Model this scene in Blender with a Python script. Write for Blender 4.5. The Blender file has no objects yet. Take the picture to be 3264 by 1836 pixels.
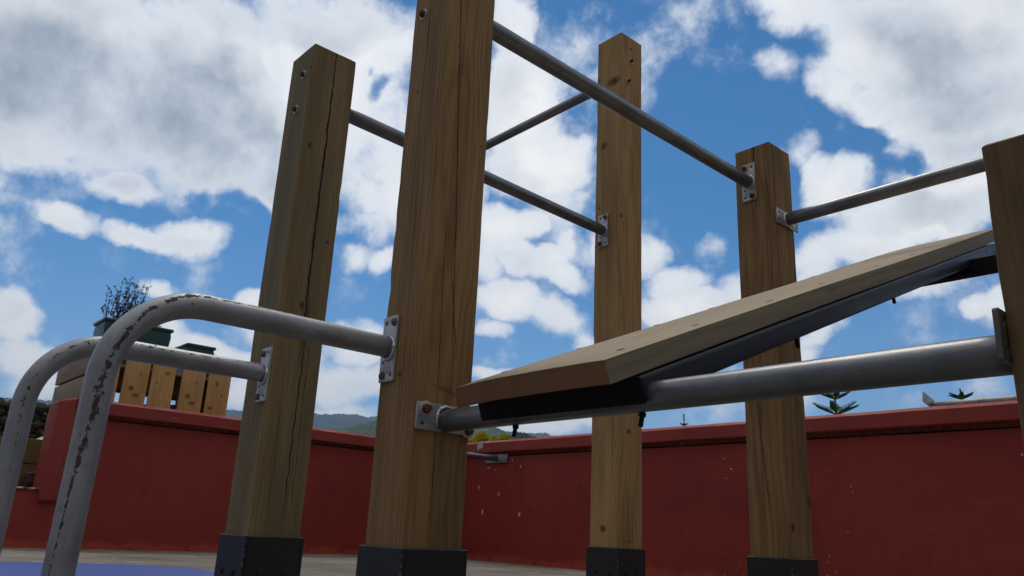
# constants of the light
HAZE = 2.0e-4
EXPO, SUNE, SKYK, CLOUDK = 0.0, 1.3, .72, 1.12
SKYTINT = (.31, .90, 1.26); SKYLOW = (.82, 1.10, 1.42)
import bpy, bmesh, math, random
from mathutils import Vector, Matrix, Euler, noise as mn
R = math.radians
sc = bpy.context.scene
C = sc.collection
random.seed(7)

# ---------------------------------------------------------------- camera
cam = bpy.data.objects.new('camera', bpy.data.cameras.new('camera'))
C.objects.link(cam)
cam.data.sensor_width = 36; cam.data.lens = 27.92
cam.data.clip_start = 0.02; cam.data.clip_end = 20000
fw = Vector((-0.72265651, 0.6260874, 0.29288588)); rt = Vector((0.66477895, 0.74559587, 0.0464299)); up = Vector((0.18930533, -0.22825724, 0.95501944))
m = Matrix((rt, up, -fw)).transposed().to_4x4(); m.translation = (0, 0, 0.254)
cam.matrix_world = m
sc.camera = cam
sc.view_settings.view_transform = 'Standard'; sc.view_settings.look = 'None'
sc.view_settings.gamma = 1; sc.view_settings.use_curve_mapping = False
sc.view_settings.exposure = EXPO
sc.cycles.max_bounces = 5
sc.cycles.adaptive_threshold = .025
sc.cycles.volume_bounces = 0

# ---------------------------------------------------------------- node helper
class V:
    """wraps a socket so that shader maths can be written as expressions"""
    def __init__(s, t, k): s.t, s.k = t, k
    def _m(s, op, *a, clamp=False):
        n = s.t.nodes.new('ShaderNodeMath'); n.operation = op; n.use_clamp = clamp
        for i, x in enumerate((s,) + a):
            if isinstance(x, V): s.t.links.new(x.k, n.inputs[i])
            else: n.inputs[i].default_value = x
        return V(s.t, n.outputs[0])
    def __add__(s, o): return s._m('ADD', o)
    __radd__ = __add__
    def __mul__(s, o): return s._m('MULTIPLY', o)
    __rmul__ = __mul__
    def __sub__(s, o): return s._m('SUBTRACT', o)
    def __rsub__(s, o): return (s * -1.0) + o
    def __truediv__(s, o): return s._m('DIVIDE', o)
    def abs(s): return s._m('ABSOLUTE')
    def max(s, o): return s._m('MAXIMUM', o)
    def min(s, o): return s._m('MINIMUM', o)
    def sqrt(s): return s._m('SQRT')
    def sin(s): return s._m('SINE')
    def pow(s, o): return s._m('POWER', o)
    def gt(s, o): return s._m('GREATER_THAN', o)
    def ss(s, a, b, lo=0.0, hi=1.0):
        n = s.t.nodes.new('ShaderNodeMapRange'); n.interpolation_type = 'SMOOTHSTEP'
        s.t.links.new(s.k, n.inputs[0])
        for i, x in enumerate((a, b, lo, hi)): n.inputs[i + 1].default_value = x
        return V(s.t, n.outputs[0])
class G:
    """a node tree with short builders"""
    def __init__(s, t): s.t = t; t.nodes.clear()
    def n(s, kind, **kw):
        n = s.t.nodes.new(kind)
        for k, v in kw.items(): setattr(n, k, v)
        return n
    def put(s, sock, x):
        if isinstance(x, V): s.t.links.new(x.k, sock)
        elif isinstance(x, (tuple, list)) and len(x) == 3 and sock.type == 'RGBA': sock.default_value = (*x, 1)
        else: sock.default_value = x
    def coord(s, kind='Object'): return V(s.t, s.n('ShaderNodeTexCoord').outputs[kind])
    def sep(s, v):
        n = s.n('ShaderNodeSeparateXYZ'); s.put(n.inputs[0], v); return [V(s.t, o) for o in n.outputs]
    def comb(s, x, y, z):
        n = s.n('ShaderNodeCombineXYZ')
        for i, a in enumerate((x, y, z)): s.put(n.inputs[i], a)
        return V(s.t, n.outputs[0])
    def vm(s, op, a, b=None, scale=None, c=None):
        n = s.n('ShaderNodeVectorMath', operation=op); s.put(n.inputs[0], a)
        if c is not None: s.put(n.inputs[2], c)
        if b is not None: s.put(n.inputs[1], b)
        if scale is not None: s.put(n.inputs[3], scale)
        return V(s.t, n.outputs['Value' if op in ('DOT_PRODUCT', 'LENGTH') else 'Vector'])
    def noise(s, v, scale=5., detail=2., rough=.5, sc3=None, off=(0, 0, 0), dist=0., color=False):
        if sc3 or off != (0, 0, 0):
            mp = s.n('ShaderNodeMapping'); s.put(mp.inputs[0], v)
            mp.inputs['Scale'].default_value = sc3 or (1, 1, 1); mp.inputs['Location'].default_value = off
            v = V(s.t, mp.outputs[0])
        n = s.n('ShaderNodeTexNoise'); s.put(n.inputs['Vector'], v)
        n.inputs['Scale'].default_value = scale; n.inputs['Detail'].default_value = detail
        n.inputs['Roughness'].default_value = rough; n.inputs['Distortion'].default_value = dist
        return V(s.t, n.outputs['Color' if color else 'Fac'])
    def vor(s, v, scale, feature='F1', sc3=None):
        if sc3:
            mp = s.n('ShaderNodeMapping'); s.put(mp.inputs[0], v); mp.inputs['Scale'].default_value = sc3; v = V(s.t, mp.outputs[0])
        n = s.n('ShaderNodeTexVoronoi', feature=feature); s.put(n.inputs['Vector'], v); n.inputs['Scale'].default_value = scale
        return V(s.t, n.outputs['Distance']), V(s.t, n.outputs.get('Color') or n.outputs[0])
    def mix(s, f, a, b, mode='MIX'):
        n = s.n('ShaderNodeMix', data_type='RGBA', blend_type=mode, clamp_factor=True)
        s.put(n.inputs[0], f); s.put(n.inputs[6], a); s.put(n.inputs[7], b); return V(s.t, n.outputs[2])
    def bump(s, h, strength=.5, dist=.002):
        n = s.n('ShaderNodeBump'); n.inputs['Strength'].default_value = strength; n.inputs['Distance'].default_value = dist
        s.put(n.inputs['Height'], h); return V(s.t, n.outputs[0])
    def out(s, color, rough=.6, metal=0., normal=None, spec=None):
        b = s.n('ShaderNodeBsdfPrincipled'); s.put(b.inputs['Base Color'], color); s.put(b.inputs['Roughness'], rough)
        s.put(b.inputs['Metallic'], metal)
        if normal: s.put(b.inputs['Normal'], normal)
        if spec is not None: b.inputs['Specular IOR Level'].default_value = spec
        o = s.n('ShaderNodeOutputMaterial'); s.t.links.new(b.outputs[0], o.inputs[0]); return b
def newmat(name):
    mt = bpy.data.materials.new(name); mt.use_nodes = True
    return mt, G(mt.node_tree)

# ---------------------------------------------------------------- sky: sun, sky texture and clouds by direction
SUN_AZ, SUN_EL = -62.0, 64.0           # compass-like bearing from +Y towards +X
sd = Vector((math.sin(R(SUN_AZ)) * math.cos(R(SUN_EL)), math.cos(R(SUN_AZ)) * math.cos(R(SUN_EL)), math.sin(R(SUN_EL))))
sun = bpy.data.objects.new('sun', bpy.data.lights.new('sun', 'SUN')); C.objects.link(sun)
sun.data.energy = SUNE; sun.data.angle = R(20); sun.data.color = (1, .90, .76)
sun.rotation_euler = sd.to_track_quat('Z', 'Y').to_euler()

# clouds: (bearing, elevation, half width, half height, tilt, weight) of each billow on the sky
COV = [(-83.7,26.8,0.165,0.121,20,1.2),(-74.1,27.2,0.188,0.14,15,1.2),(-64.7,29.9,0.156,0.145,11,1.1),(-59.7,24.3,0.073,0.091,7,0.8),(-67.2,22.7,0.06,0.043,-11,0.7),(-71.2,23.3,0.049,0.027,12,0.6),(-76.7,20.4,0.049,0.027,5,0.9),(-74.4,21.9,0.04,0.022,44,0.7),(-69.8,21.4,0.036,0.023,-5,0.45),(-67.9,21.1,0.027,0.014,-11,0.18),(-60.2,20.9,0.054,0.034,7,0.6),(-55.1,28.7,0.068,0.164,6,0.9),(-83.3,21.2,0.086,0.032,5,0.5),(-79.5,17.2,0.043,0.021,-7,0.75),(-75.1,17.2,0.055,0.019,2,0.85),(-72.4,18.0,0.053,0.028,16,0.85),(-70.6,18.7,0.02,0.018,41,0.5),(-73.5,16.5,0.026,0.011,-6,0.18),(-83.1,17.3,0.025,0.009,15,0.13),(-64.5,20.3,0.052,0.029,-2,0.5),(-62.0,19.0,0.043,0.02,7,0.18),(-81.3,10.5,0.042,0.033,-13,1.0),(-80.4,8.1,0.049,0.029,-3,0.8),(-79.0,6.6,0.077,0.021,7,0.6),(-73.7,14.2,0.023,0.014,9,0.8),(-72.5,12.3,0.026,0.014,-13,0.6),(-70.3,11.0,0.04,0.023,-9,1.0),(-68.0,9.9,0.051,0.028,-14,0.9),(-67.6,14.4,0.027,0.017,18,0.8),(-65.2,12.4,0.066,0.034,-4,0.8),(-60.1,12.1,0.058,0.039,5,0.95),(-60.4,9.3,0.077,0.036,5,0.95),(-60.7,7.2,0.072,0.019,4,0.9),(-59.2,18.3,0.021,0.026,-24,0.8),(-60.8,18.5,0.029,0.024,7,0.5),(-60.3,15.6,0.012,0.01,6,0.06),(-66.5,8.2,0.069,0.028,5,0.8),(-50.1,35.4,0.038,0.057,3,0.8),(-49.5,30.4,0.053,0.07,3,0.9),(-47.6,26.3,0.074,0.044,2,0.95),(-45.1,27.2,0.039,0.017,21,0.5),(-49.3,28.2,0.059,0.048,3,0.9),(-43.8,24.4,0.015,0.007,1,0.06),(-50.4,21.7,0.045,0.037,-17,0.95),(-48.6,19.5,0.047,0.027,-12,0.9),(-49.6,16.3,0.05,0.03,-7,0.95),(-45.7,15.3,0.055,0.032,-18,0.9),(-43.9,13.9,0.03,0.02,-19,0.7),(-50.7,14.2,0.03,0.015,3,0.6),(-50.3,12.2,0.04,0.011,3,0.18),(-50.5,11.1,0.055,0.013,3,0.6),(-47.3,11.8,0.03,0.01,2,0.13),(-46.7,19.5,0.035,0.022,-8,0.7),(-45.2,18.2,0.035,0.02,-18,0.6),(-51.6,19.9,0.03,0.045,4,0.7),(-48.4,21.8,0.03,0.025,3,0.6),(-44.3,20.2,0.03,0.03,1,0.45),(-41.6,20.8,0.044,0.039,0,0.5),(-38.6,19.6,0.029,0.034,-1,0.6),(-36.9,17.9,0.043,0.025,19,0.7),(-34.4,16.2,0.069,0.03,-1,0.9),(-34.0,20.1,0.028,0.024,18,0.5),(-36.9,15.7,0.057,0.027,0,0.8),(-35.1,20.9,0.014,0.009,18,0.06),(-37.7,35.0,0.013,0.007,16,0.08),(-30.7,28.5,0.026,0.019,9,0.08),(-32.9,32.9,0.018,0.039,-26,0.06),(-30.2,27.2,0.018,0.009,-6,0.06),(-25.6,35.0,0.097,0.044,-31,1.0),(-19.4,31.4,0.144,0.074,-29,1.25),(-15.5,26.7,0.112,0.093,-13,1.25),(-25.2,30.2,0.053,0.032,-49,0.7),(-26.2,28.0,0.041,0.025,-48,0.13),(-22.3,28.5,0.061,0.03,-21,0.6),(-25.2,23.5,0.048,0.043,-7,1.0),(-26.5,24.4,0.026,0.032,-7,0.8),(-19.8,21.5,0.082,0.053,-9,1.1),(-23.7,19.6,0.076,0.034,-6,1.0),(-27.1,19.1,0.051,0.033,-5,0.9),(-17.2,22.9,0.065,0.051,-10,1.0),(-23.0,21.4,0.06,0.045,-7,0.9),(-31.3,16.7,0.058,0.057,-2,0.8),(-27.2,13.8,0.048,0.017,24,0.75),(-28.0,12.7,0.027,0.018,29,0.6),(-17.0,15.4,0.02,0.016,-6,0.7),(-15.9,15.5,0.014,0.021,-7,0.6),(-24.5,13.1,0.012,0.007,-3,0.06),(-14.4,31.0,0.101,0.063,-17,1.1),(-28.8,31.7,0.036,0.025,-47,0.6),(-27.7,34.4,0.04,0.028,-38,0.8),(-27.2,26.1,0.026,0.027,-7,0.5),(-20.9,17.3,0.069,0.027,5,0.6),(-27.0,17.5,0.039,0.028,-4,0.8),(-63.8,10.1,0.071,0.043,5,0.8),(-72.0,11.1,0.044,0.028,-3,0.7),(-45.5,8.1,0.098,0.02,2,0.7),(-46.8,7.2,0.078,0.012,2,0.6),(-47.8,8.9,0.049,0.015,3,0.18)]
NEG = [(-60.7,30.1,0.013,0.021,-27,0.62),(-61.4,31.2,0.008,0.01,9,0.6),(-22.8,26.4,0.024,0.015,-9,0.5),(-20.0,24.3,0.018,0.013,-31,0.5),(-51.3,24.2,0.015,0.01,4,0.0),(-70.0,21.3,0.027,0.01,0,0.4),(-68.6,20.8,0.036,0.009,-6,0.3),(-72.4,20.7,0.013,0.018,1,0.4),(-20.1,18.7,0.035,0.013,10,0.4),(-22.6,17.4,0.024,0.009,-5,0.5),(-43.4,21.9,0.017,0.044,-14,0.35),(-20.6,25.7,0.024,0.011,-21,0.3)]
GREY = [(-79.4,23.6,0.178,0.063,22,1.0),(-73.8,25.7,0.109,0.054,-2,0.7),(-82.5,26.4,0.101,0.049,19,0.5),(-67.5,34.1,0.15,0.03,8,0.9),(-70.2,23.8,0.091,0.028,12,0.5),(-76.7,20.1,0.054,0.013,13,0.4),(-84.2,28.8,0.115,0.032,22,0.35),(-18.7,30.3,0.127,0.043,-34,0.6),(-21.8,33.4,0.082,0.02,-33,0.3),(-17.2,25.1,0.058,0.017,-12,0.7),(-18.1,21.3,0.055,0.019,-9,0.8),(-24.4,19.7,0.053,0.018,-6,0.35),(-61.2,19.6,0.029,0.015,7,0.6),(-59.8,9.3,0.097,0.019,5,0.25),(-80.4,8.1,0.045,0.017,8,0.35),(-71.7,17.0,0.057,0.009,10,0.25),(-46.7,25.5,0.059,0.012,-8,0.35),(-50.1,14.0,0.06,0.007,3,0.3),(-17.7,28.4,0.09,0.021,-13,0.35),(-53.5,28.8,0.064,0.138,5,0.3),(-13.9,31.6,0.068,0.047,-17,0.45)]
WHITE = [(-68.8,31.0,0.026,0.021,-18,0.8),(-65.1,28.8,0.05,0.052,-31,1.0),(-67.2,30.5,0.04,0.028,-19,0.7),(-24.9,24.0,0.046,0.036,-7,0.8),(-49.9,21.7,0.04,0.03,3,0.5),(-59.6,20.9,0.059,0.058,7,0.5)]

w = bpy.data.worlds.new('World'); sc.world = w; w.use_nodes = True
g = G(w.node_tree)
sky = g.n('ShaderNodeTexSky', sky_type='NISHITA', sun_disc=False)
sky.sun_elevation = R(SUN_EL); sky.sun_rotation = R(SUN_AZ); sky.air_density = 1.0; sky.dust_density = 0.0; sky.ozone_density = 2.0
d = g.coord('Generated')
wc = g.noise(d, 3.0, 5, .55, color=True)
wc2 = g.noise(d, 16.0, 6, .6, color=True)
dw = g.vm('ADD', d, g.vm('SCALE', g.vm('SUBTRACT', wc, (.5, .5, .5)), scale=.06))
dw = g.vm('ADD', dw, g.vm('SCALE', g.vm('SUBTRACT', wc2, (.5, .5, .5)), scale=.035))
def billow(v, az, el, sa, sb, rot, soft=False):
    c = Vector((math.sin(R(az)) * math.cos(R(el)), math.cos(R(az)) * math.cos(R(el)), math.sin(R(el))))
    east = Vector((math.cos(R(az)), -math.sin(R(az)), 0)); upv = c.cross(east) * -1
    if upv.z < 0: upv = -upv
    a = east * math.cos(R(rot)) + upv * math.sin(R(rot)); b = c.cross(a)
    M = Matrix((a, b, c)).transposed()
    mp = g.n('ShaderNodeMapping', vector_type='TEXTURE'); g.put(mp.inputs[0], v)
    mp.inputs['Location'].default_value = c; mp.inputs['Rotation'].default_value = M.to_euler(); mp.inputs['Scale'].default_value = (sa, sb, max(sa, sb))
    p = V(g.t, mp.outputs[0]); return g.vm('DOT_PRODUCT', p, p)
def field(v, L, acc=-1.6):
    # each step leans (by nothing visible) on the one before it, so that the evaluation stack stays short
    for az, el, sa, sb, rot, wt in L:
        u = g.vm('MULTIPLY_ADD', acc, (1e-6, 1e-6, 1e-6), c=v) if isinstance(acc, V) else v
        f = billow(u, az, el, sa, sb, rot) * (-wt) + wt
        acc = f.max(acc)
    return acc
def total(v, L, grow=1.25):
    acc = None
    for az, el, sa, sb, rot, wt in L:
        u = g.vm('MULTIPLY_ADD', acc, (1e-6, 1e-6, 1e-6), c=v) if acc is not None else v
        f = billow(u, az, el, sa * grow, sb * grow, rot).ss(0, 1, wt, 0)
        acc = f if acc is None else acc + f
    return acc
view = g.vm('DOT_PRODUCT', d, tuple(fw))
fb = g.noise(d, 5.6, 9, .57)
fb2 = g.noise(d, 19.0, 7, .62)
els = g.noise(d, 2.4, 3, .5, off=(3, 7, 1))
dens = field(dw, COV).max(-1.25)
dens = dens.max((els - .44) * 6 - view.ss(.52, .78, 0, 7)).max(view.ss(.55, .20, 0, 1.6))  # last term fills the unseen sky outside the view with added cloud
dens = dens - total(dw, NEG) * .7 + (fb - .5) * 2.0 + (fb2 - .5) * 1.15 - .10
cover = dens.ss(-.12, .48)
thick = dens.ss(.1, 1.3)
# light side and shaded side of each billow: compare the noise with itself a little further from the ground
fs = g.noise(g.vm('ADD', d, (.006, 0, .03)), 7.0, 5, .58)
fn = g.noise(d, 7.0, 5, .58)
relief = (fn - fs) * 2.4
dg = g.vm('ADD', d, g.vm('SCALE', g.vm('SUBTRACT', wc, (.5, .5, .5)), scale=.28))
grey = (total(dg, GREY, 1.7) * .78 + (g.noise(d, 4.0, 4, .5, off=(9, 2, 4)) - .5) * .75 - relief * .7 - total(dw, WHITE) * .8)._m('ADD', 0., clamp=True)
# unseen dark cloud banks, added behind the camera to cut light from there
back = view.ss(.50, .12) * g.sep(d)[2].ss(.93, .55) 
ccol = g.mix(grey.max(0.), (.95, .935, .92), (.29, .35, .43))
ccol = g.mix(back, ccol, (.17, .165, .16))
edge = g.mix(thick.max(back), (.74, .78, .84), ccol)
bgs = g.n('ShaderNodeBackground'); bgs.inputs[1].default_value = .1 * SKYK
skc = g.mix(1.0, V(g.t, sky.outputs[0]), g.mix(g.sep(d)[2].ss(.02, .42), SKYLOW, SKYTINT), 'MULTIPLY')
g.put(bgs.inputs[0], skc)
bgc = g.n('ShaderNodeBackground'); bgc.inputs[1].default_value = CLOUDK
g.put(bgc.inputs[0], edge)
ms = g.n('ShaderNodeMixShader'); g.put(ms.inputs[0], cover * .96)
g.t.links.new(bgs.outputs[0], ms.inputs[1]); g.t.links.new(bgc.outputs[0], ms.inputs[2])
wo = g.n('ShaderNodeOutputWorld'); g.t.links.new(ms.outputs[0], wo.inputs[0])
w.cycles.sampling_method = 'MANUAL'; w.cycles.sample_map_resolution = 512

# ---------------------------------------------------------------- object helpers
def tag(o, label=None, cat=None, group=None, kind=None):
    if label: o['label'] = label
    if cat: o['category'] = cat
    if group: o['group'] = group
    if kind: o['kind'] = kind
    return o
def wpos(o): return Vector(o.location) + (wpos(o.parent) if o.parent else Vector((0, 0, 0)))
def empty(name, loc, label=None, cat=None, group=None):
    o = bpy.data.objects.new(name, None); C.objects.link(o); o.location = loc; o.empty_display_size = .1
    return tag(o, label, cat, group)
def obj(name, me, mat, parent=None, loc=(0, 0, 0), rot=None, smooth=False):
    """links one mesh object; loc is a world position, rot an Euler or Matrix"""
    if isinstance(me, bmesh.types.BMesh):
        bm = me; me = bpy.data.meshes.new(name); bm.to_mesh(me); bm.free()
    if smooth is True:
        for p in me.polygons: p.use_smooth = True
    elif smooth:
        for p in me.polygons: p.use_smooth = True
        me.set_sharp_from_angle(angle=R(smooth))
    if mat:
        me.materials.clear()
        for x in (mat if isinstance(mat, (list, tuple)) else [mat]): me.materials.append(x)
    o = bpy.data.objects.new(name, me); C.objects.link(o)
    if parent: o.parent = parent; o.location = Vector(loc) - wpos(parent)
    else: o.location = loc
    if rot is not None: o.rotation_euler = rot.to_euler() if isinstance(rot, (Matrix,)) or hasattr(rot, 'to_euler') and not isinstance(rot, Euler) else rot
    return o
def box(bm, x0, x1, y0, y1, z0, z1, bev=0., seg=2, M=None):
    r = bmesh.ops.create_cube(bm, size=1)
    vs = r['verts']
    for v in vs: v.co = Vector(((x0 + x1) / 2 + v.co.x * (x1 - x0), (y0 + y1) / 2 + v.co.y * (y1 - y0), (z0 + z1) / 2 + v.co.z * (z1 - z0)))
    if bev:
        es = list({e for v in vs for e in v.link_edges})
        r = bmesh.ops.bevel(bm, geom=es, offset=bev, segments=seg, affect='EDGES', profile=.5)
        vs = list({v for v in r['verts']} | {v for f in r['faces'] for v in f.verts})
    if M is not None:
        allv = {v for v in vs}
        bmesh.ops.transform(bm, matrix=M, verts=list(allv))
def cyl(bm, r0, r1, z0, z1, seg=20, M=None, cap=True):
    M = M or Matrix()
    r = bmesh.ops.create_cone(bm, cap_ends=cap, segments=seg, radius1=r0, radius2=r1, depth=z1 - z0, matrix=M @ Matrix.Translation((0, 0, (z0 + z1) / 2)))
def fbm(p, o=4): return mn.fractal(Vector(p), 1.0, 2.0, o)
def tube_mesh(name, pts, r, seg=28, wob=0., caps=True):
    """a tube along pts with UVs: u = metres along it, v = angle 0..1 from +X (or from up)"""
    me = bpy.data.meshes.new(name); bm = bmesh.new(); uvl = bm.loops.layers.uv.new('UVMap')
    pts = [Vector(p) for p in pts]
    rings = []; L = 0; Ls = []
    for i, p in enumerate(pts):
        t = (pts[min(i + 1, len(pts) - 1)] - pts[max(i - 1, 0)]).normalized()
        n1 = Vector((1, 0, 0)) if abs(t.x) < .7 else Vector((0, 0, 1))
        n2 = t.cross(n1).normalized(); n1 = n2.cross(t).normalized()
        if i: L += (p - pts[i - 1]).length
        Ls.append(L)
        ring = []
        for k in range(seg):
            a = 2 * math.pi * k / seg
            rr = r * (1 + wob * fbm((L * 6, math.cos(a), math.sin(a)), 3))
            ring.append(bm.verts.new(p + (n1 * math.cos(a) + n2 * math.sin(a)) * rr))
        rings.append(ring)
    for i in range(len(rings) - 1):
        for k in range(seg):
            k2 = (k + 1) % seg
            f = bm.faces.new((rings[i][k], rings[i + 1][k], rings[i + 1][k2], rings[i][k2])); f.smooth = True
            for lp, (u, vv) in zip(f.loops, ((Ls[i], k / seg), (Ls[i + 1], k / seg), (Ls[i + 1], (k + 1) / seg), (Ls[i], (k + 1) / seg))): lp[uvl].uv = (u, vv)
    if caps:
        bm.faces.new(rings[0]); bm.faces.new(rings[-1][::-1])
    bmesh.ops.recalc_face_normals(bm, faces=bm.faces[:])
    bm.to_mesh(me); bm.free(); return me
def lerp_path(a, b, n): return [Vector(a).lerp(Vector(b), i / n) for i in range(n + 1)]

# ---------------------------------------------------------------- materials
def wood_mat(name, dark, light, seed, pith=(.09, -.06), ring=95., cracks=(), knots=(), tint=None, smear=None, fine=1., band=1.):
    """cracks: (face 'x' or 'y', t0, slope, z0, z1, width, wobble); knots: (face, t, z, rt, rz)"""
    mt, g = newmat(name); co = g.coord()
    x, y, z = g.sep(co)
    wz = g.noise(co, 1.0, 3, .5, sc3=(5, 5, 1.3), off=(seed, 0, 0))
    wz2 = g.noise(co, 1.0, 3, .5, sc3=(5, 5, 1.1), off=(0, seed, 3))
    dx = x + (-pith[0]) + (wz - .5) * .10; dy = y + (-pith[1]) + (wz2 - .5) * .10
    nrm = V(g.t, g.n('ShaderNodeNewGeometry').outputs['True Normal'])
    tf = g.n('ShaderNodeVectorTransform', vector_type='NORMAL', convert_from='WORLD', convert_to='OBJECT'); g.put(tf.inputs[0], nrm)
    nx, ny, nz = g.sep(V(g.t, tf.outputs[0]))
    fx = nx.abs().gt(.6); fy = ny.abs().gt(.6)
    kd = None
    for face, t, kz, rt_, rz in knots:
        tt = y if face == 'x' else x
        q = ((tt - t) / rt_); q = q * q
        p = ((z - kz) / rz); p = p * p
        dist = (p + q + (g.noise(co, 60, 2, .6) - .5) * .9).max(0.).sqrt() + (1.0 - (fx if face == 'x' else fy)) * 9.0
        kd = dist if kd is None else kd.min(dist)
    rr = (dx * dx + dy * dy).sqrt()
    if kd is not None: rr = rr + kd.ss(0.5, 4.0, .012, 0)
    rings = ((rr * ring + (g.noise(co, 1., 2, .5, sc3=(14, 14, 2)) - .5) * 2.2) * 6.2832).sin() * .5 + .5
    rings = rings.pow(1.6)
    st = g.noise(co, 1., 6, .68, sc3=(210 * fine, 210 * fine, 2.6), off=(seed, seed, 0))
    st2 = g.noise(co, 1., 3, .6, sc3=(520 * fine, 520 * fine, 9), off=(0, seed, 0))
    blot = g.noise(co, 1., 5, .62, sc3=(13, 13, 1.5), off=(seed * 2, 1, 0))
    f = (rings * -.26 * band + st.ss(.25, .75) * .50 + (st2 - .5) * .45 + blot.ss(.3, .7) * .55 + .10)._m('ADD', 0., clamp=True)
    col = g.mix(f, dark, light)
    if tint is not None: col = g.mix(g.noise(co, 1., 4, .6, sc3=(7, 7, 1.1), off=(4, seed, 2)).ss(.42, .66, 0, .75), col, tint)
    stain = g.noise(co, 1., 5, .6, sc3=(16, 16, 3.4), off=(seed, 8, 5)).ss(.6, .78, 1.0, .68)
    col = g.mix(1., col, g.comb(stain, stain, stain), 'MULTIPLY')
    hgt = st * .5 + st2 * .3 + rings * -.25
    dk = None
    jag = (g.noise(co, 1., 5, .75, sc3=(6, 6, 26), off=(seed, 1, 1)) - .5)
    wn = g.noise(co, 1., 4, .65, sc3=(22, 22, 14), off=(seed, 3, 0)) * 2.2 - .25
    for face, t0, sl, z0, z1, wd, wob in cracks:
        tt = y if face == 'x' else x
        ln = (tt - (z * sl + t0) + jag * wob).abs()
        env = z.ss(z0, z0 + (z1 - z0) * .25 + .01) * z.ss(z1 - (z1 - z0) * .2 - .005, z1, 1, 0)
        wv = env * (wd * 1.55) * wn
        c = (1.0 - (ln / wv.max(1e-5)).ss(.55, 1.15)) * env.gt(.02) * (fx if face == 'x' else fy)
        dk = c if dk is None else dk.max(c)
    # end grain on the sawn top
    col = g.mix(nz.abs().gt(.6), col, g.mix(.5, col, (light[0] * .8, light[1] * .8, light[2] * .8)))
    if kd is not None:
        kr = (kd * 9.).sin() * .25 + .6
        kcol = g.mix(kr, (dark[0] * .35, dark[1] * .28, dark[2] * .25), (dark[0] * .9, dark[1] * .75, dark[2] * .6))
        col = g.mix(kd.ss(.7, 1.35, .9, 0), col, kcol); col = g.mix(kd.ss(0, .55, .85, 0), col, (.012, .008, .006))
    if smear:
        face, t, kz, rt_, rz, sc_ = smear
        tt = (y if face == 'x' else x)
        q = (tt - t) / rt_; p = (z - kz + (tt - t) * .22) / rz
        s_ = (q * q + p * p + (g.noise(co, 70, 4, .7) - .5) * 1.6)  .ss(.3, 1., .55, 0) * (fx if face == 'x' else fy)
        col = g.mix(s_, col, sc_)
    if dk is not None:
        col = g.mix(dk * .96, col, (.006, .0045, .004)); hgt = hgt - dk * 6.
    g.out(col, st * .2 + .68, 0., g.bump(hgt, .55, .0012), .3)
    return mt

def tube_mat(name, base, metal=.55, rough=.42, chips=(), chipcol=(.045, .034, .034), amount=.5, brushed=.4, specks=0., patch=None):
    """chips: points (u metres along the tube, angle in turns, half width in turns) of the worn band"""
    mt, g = newmat(name); uv = g.coord('UV'); co = g.coord()
    u, v, _ = g.sep(uv)
    st = g.noise(uv, 1., 5, .68, sc3=(16, 90, 1)); bl = g.noise(co, 9, 4, .6); fi = g.noise(co, 260, 3, .6)
    col = g.mix(bl.ss(.3, .7), tuple(c * .78 for c in base), tuple(c * 1.12 for c in base))
    col = g.mix(st.ss(.45, .66) * (.15 + .35 * brushed), col, tuple(c * .5 for c in base)); smg = g.noise(co, 30, 5, .7).ss(.55, .7, 0, .4); col = g.mix(smg, col, tuple(c * .55 for c in base))
    dk = None; met = metal; h = st * brushed + fi * .25 + bl * .5
    if chips:
        # worn band follows a list of stations
        ramp = g.n('ShaderNodeFloatCurve'); cv = ramp.mapping.curves[0]; Lm = chips[-1][0] + .2
        ramp2 = g.n('ShaderNodeFloatCurve'); cv2 = ramp2.mapping.curves[0]
        for c_, idx in ((cv, 1), (cv2, 2)):
            pts = [(q[0] / Lm, (q[idx] + .5) if idx == 1 else q[idx] * 4) for q in chips]
            c_.points[0].location = (0, pts[0][1]); c_.points[1].location = (1, pts[-1][1])
            for px, py in pts: c_.points.new(px, py)
            for p_ in c_.points: p_.handle_type = 'VECTOR'
        ramp.mapping.update(); ramp2.mapping.update()
        un = u / Lm
        g.put(ramp.inputs['Value'], un); g.put(ramp2.inputs['Value'], un)
        ang = V(g.t, ramp.outputs[0]) - .5; wid = V(g.t, ramp2.outputs[0]) * .25
        vv = v - ang; vv = vv - vv._m('ROUND')           # wrap to -.5 .. .5
        n1 = g.noise(uv, 1., 6, .75, sc3=(38, 9, 1)) ; n2 = g.noise(co, 95, 5, .72)
        b = 1.0 - (vv.abs() / wid.max(1e-4))
        dk = (b + (n1 - .5) * 3.2 + (n2 - .5) * 3.0).ss(amount, amount + .12) * b.gt(-1.2)
    if specks:
        d1, _c = g.vor(co, 34.); sp = (d1 + (fi - .5) * .12).ss(specks * .55, specks * .75, 1, 0) * g.noise(co, 7, 2, .5).gt(.53)
        dk = sp if dk is None else dk.max(sp)
    if patch:
        pm = u.ss(patch[0], patch[0] + .004) * u.ss(patch[1], patch[1] + .004, 1, 0)
        col = g.mix(pm, col, patch[2])
    if dk is not None:
        col = g.mix(dk, col, chipcol); met = (1.0 - dk) * metal; h = h - dk * 1.2
        rough = dk * .35 + rough
    rv = (bl - .5) * .25 + rough
    g.out(col, rv, met, g.bump(h, .6, .0009)); return mt

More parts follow.
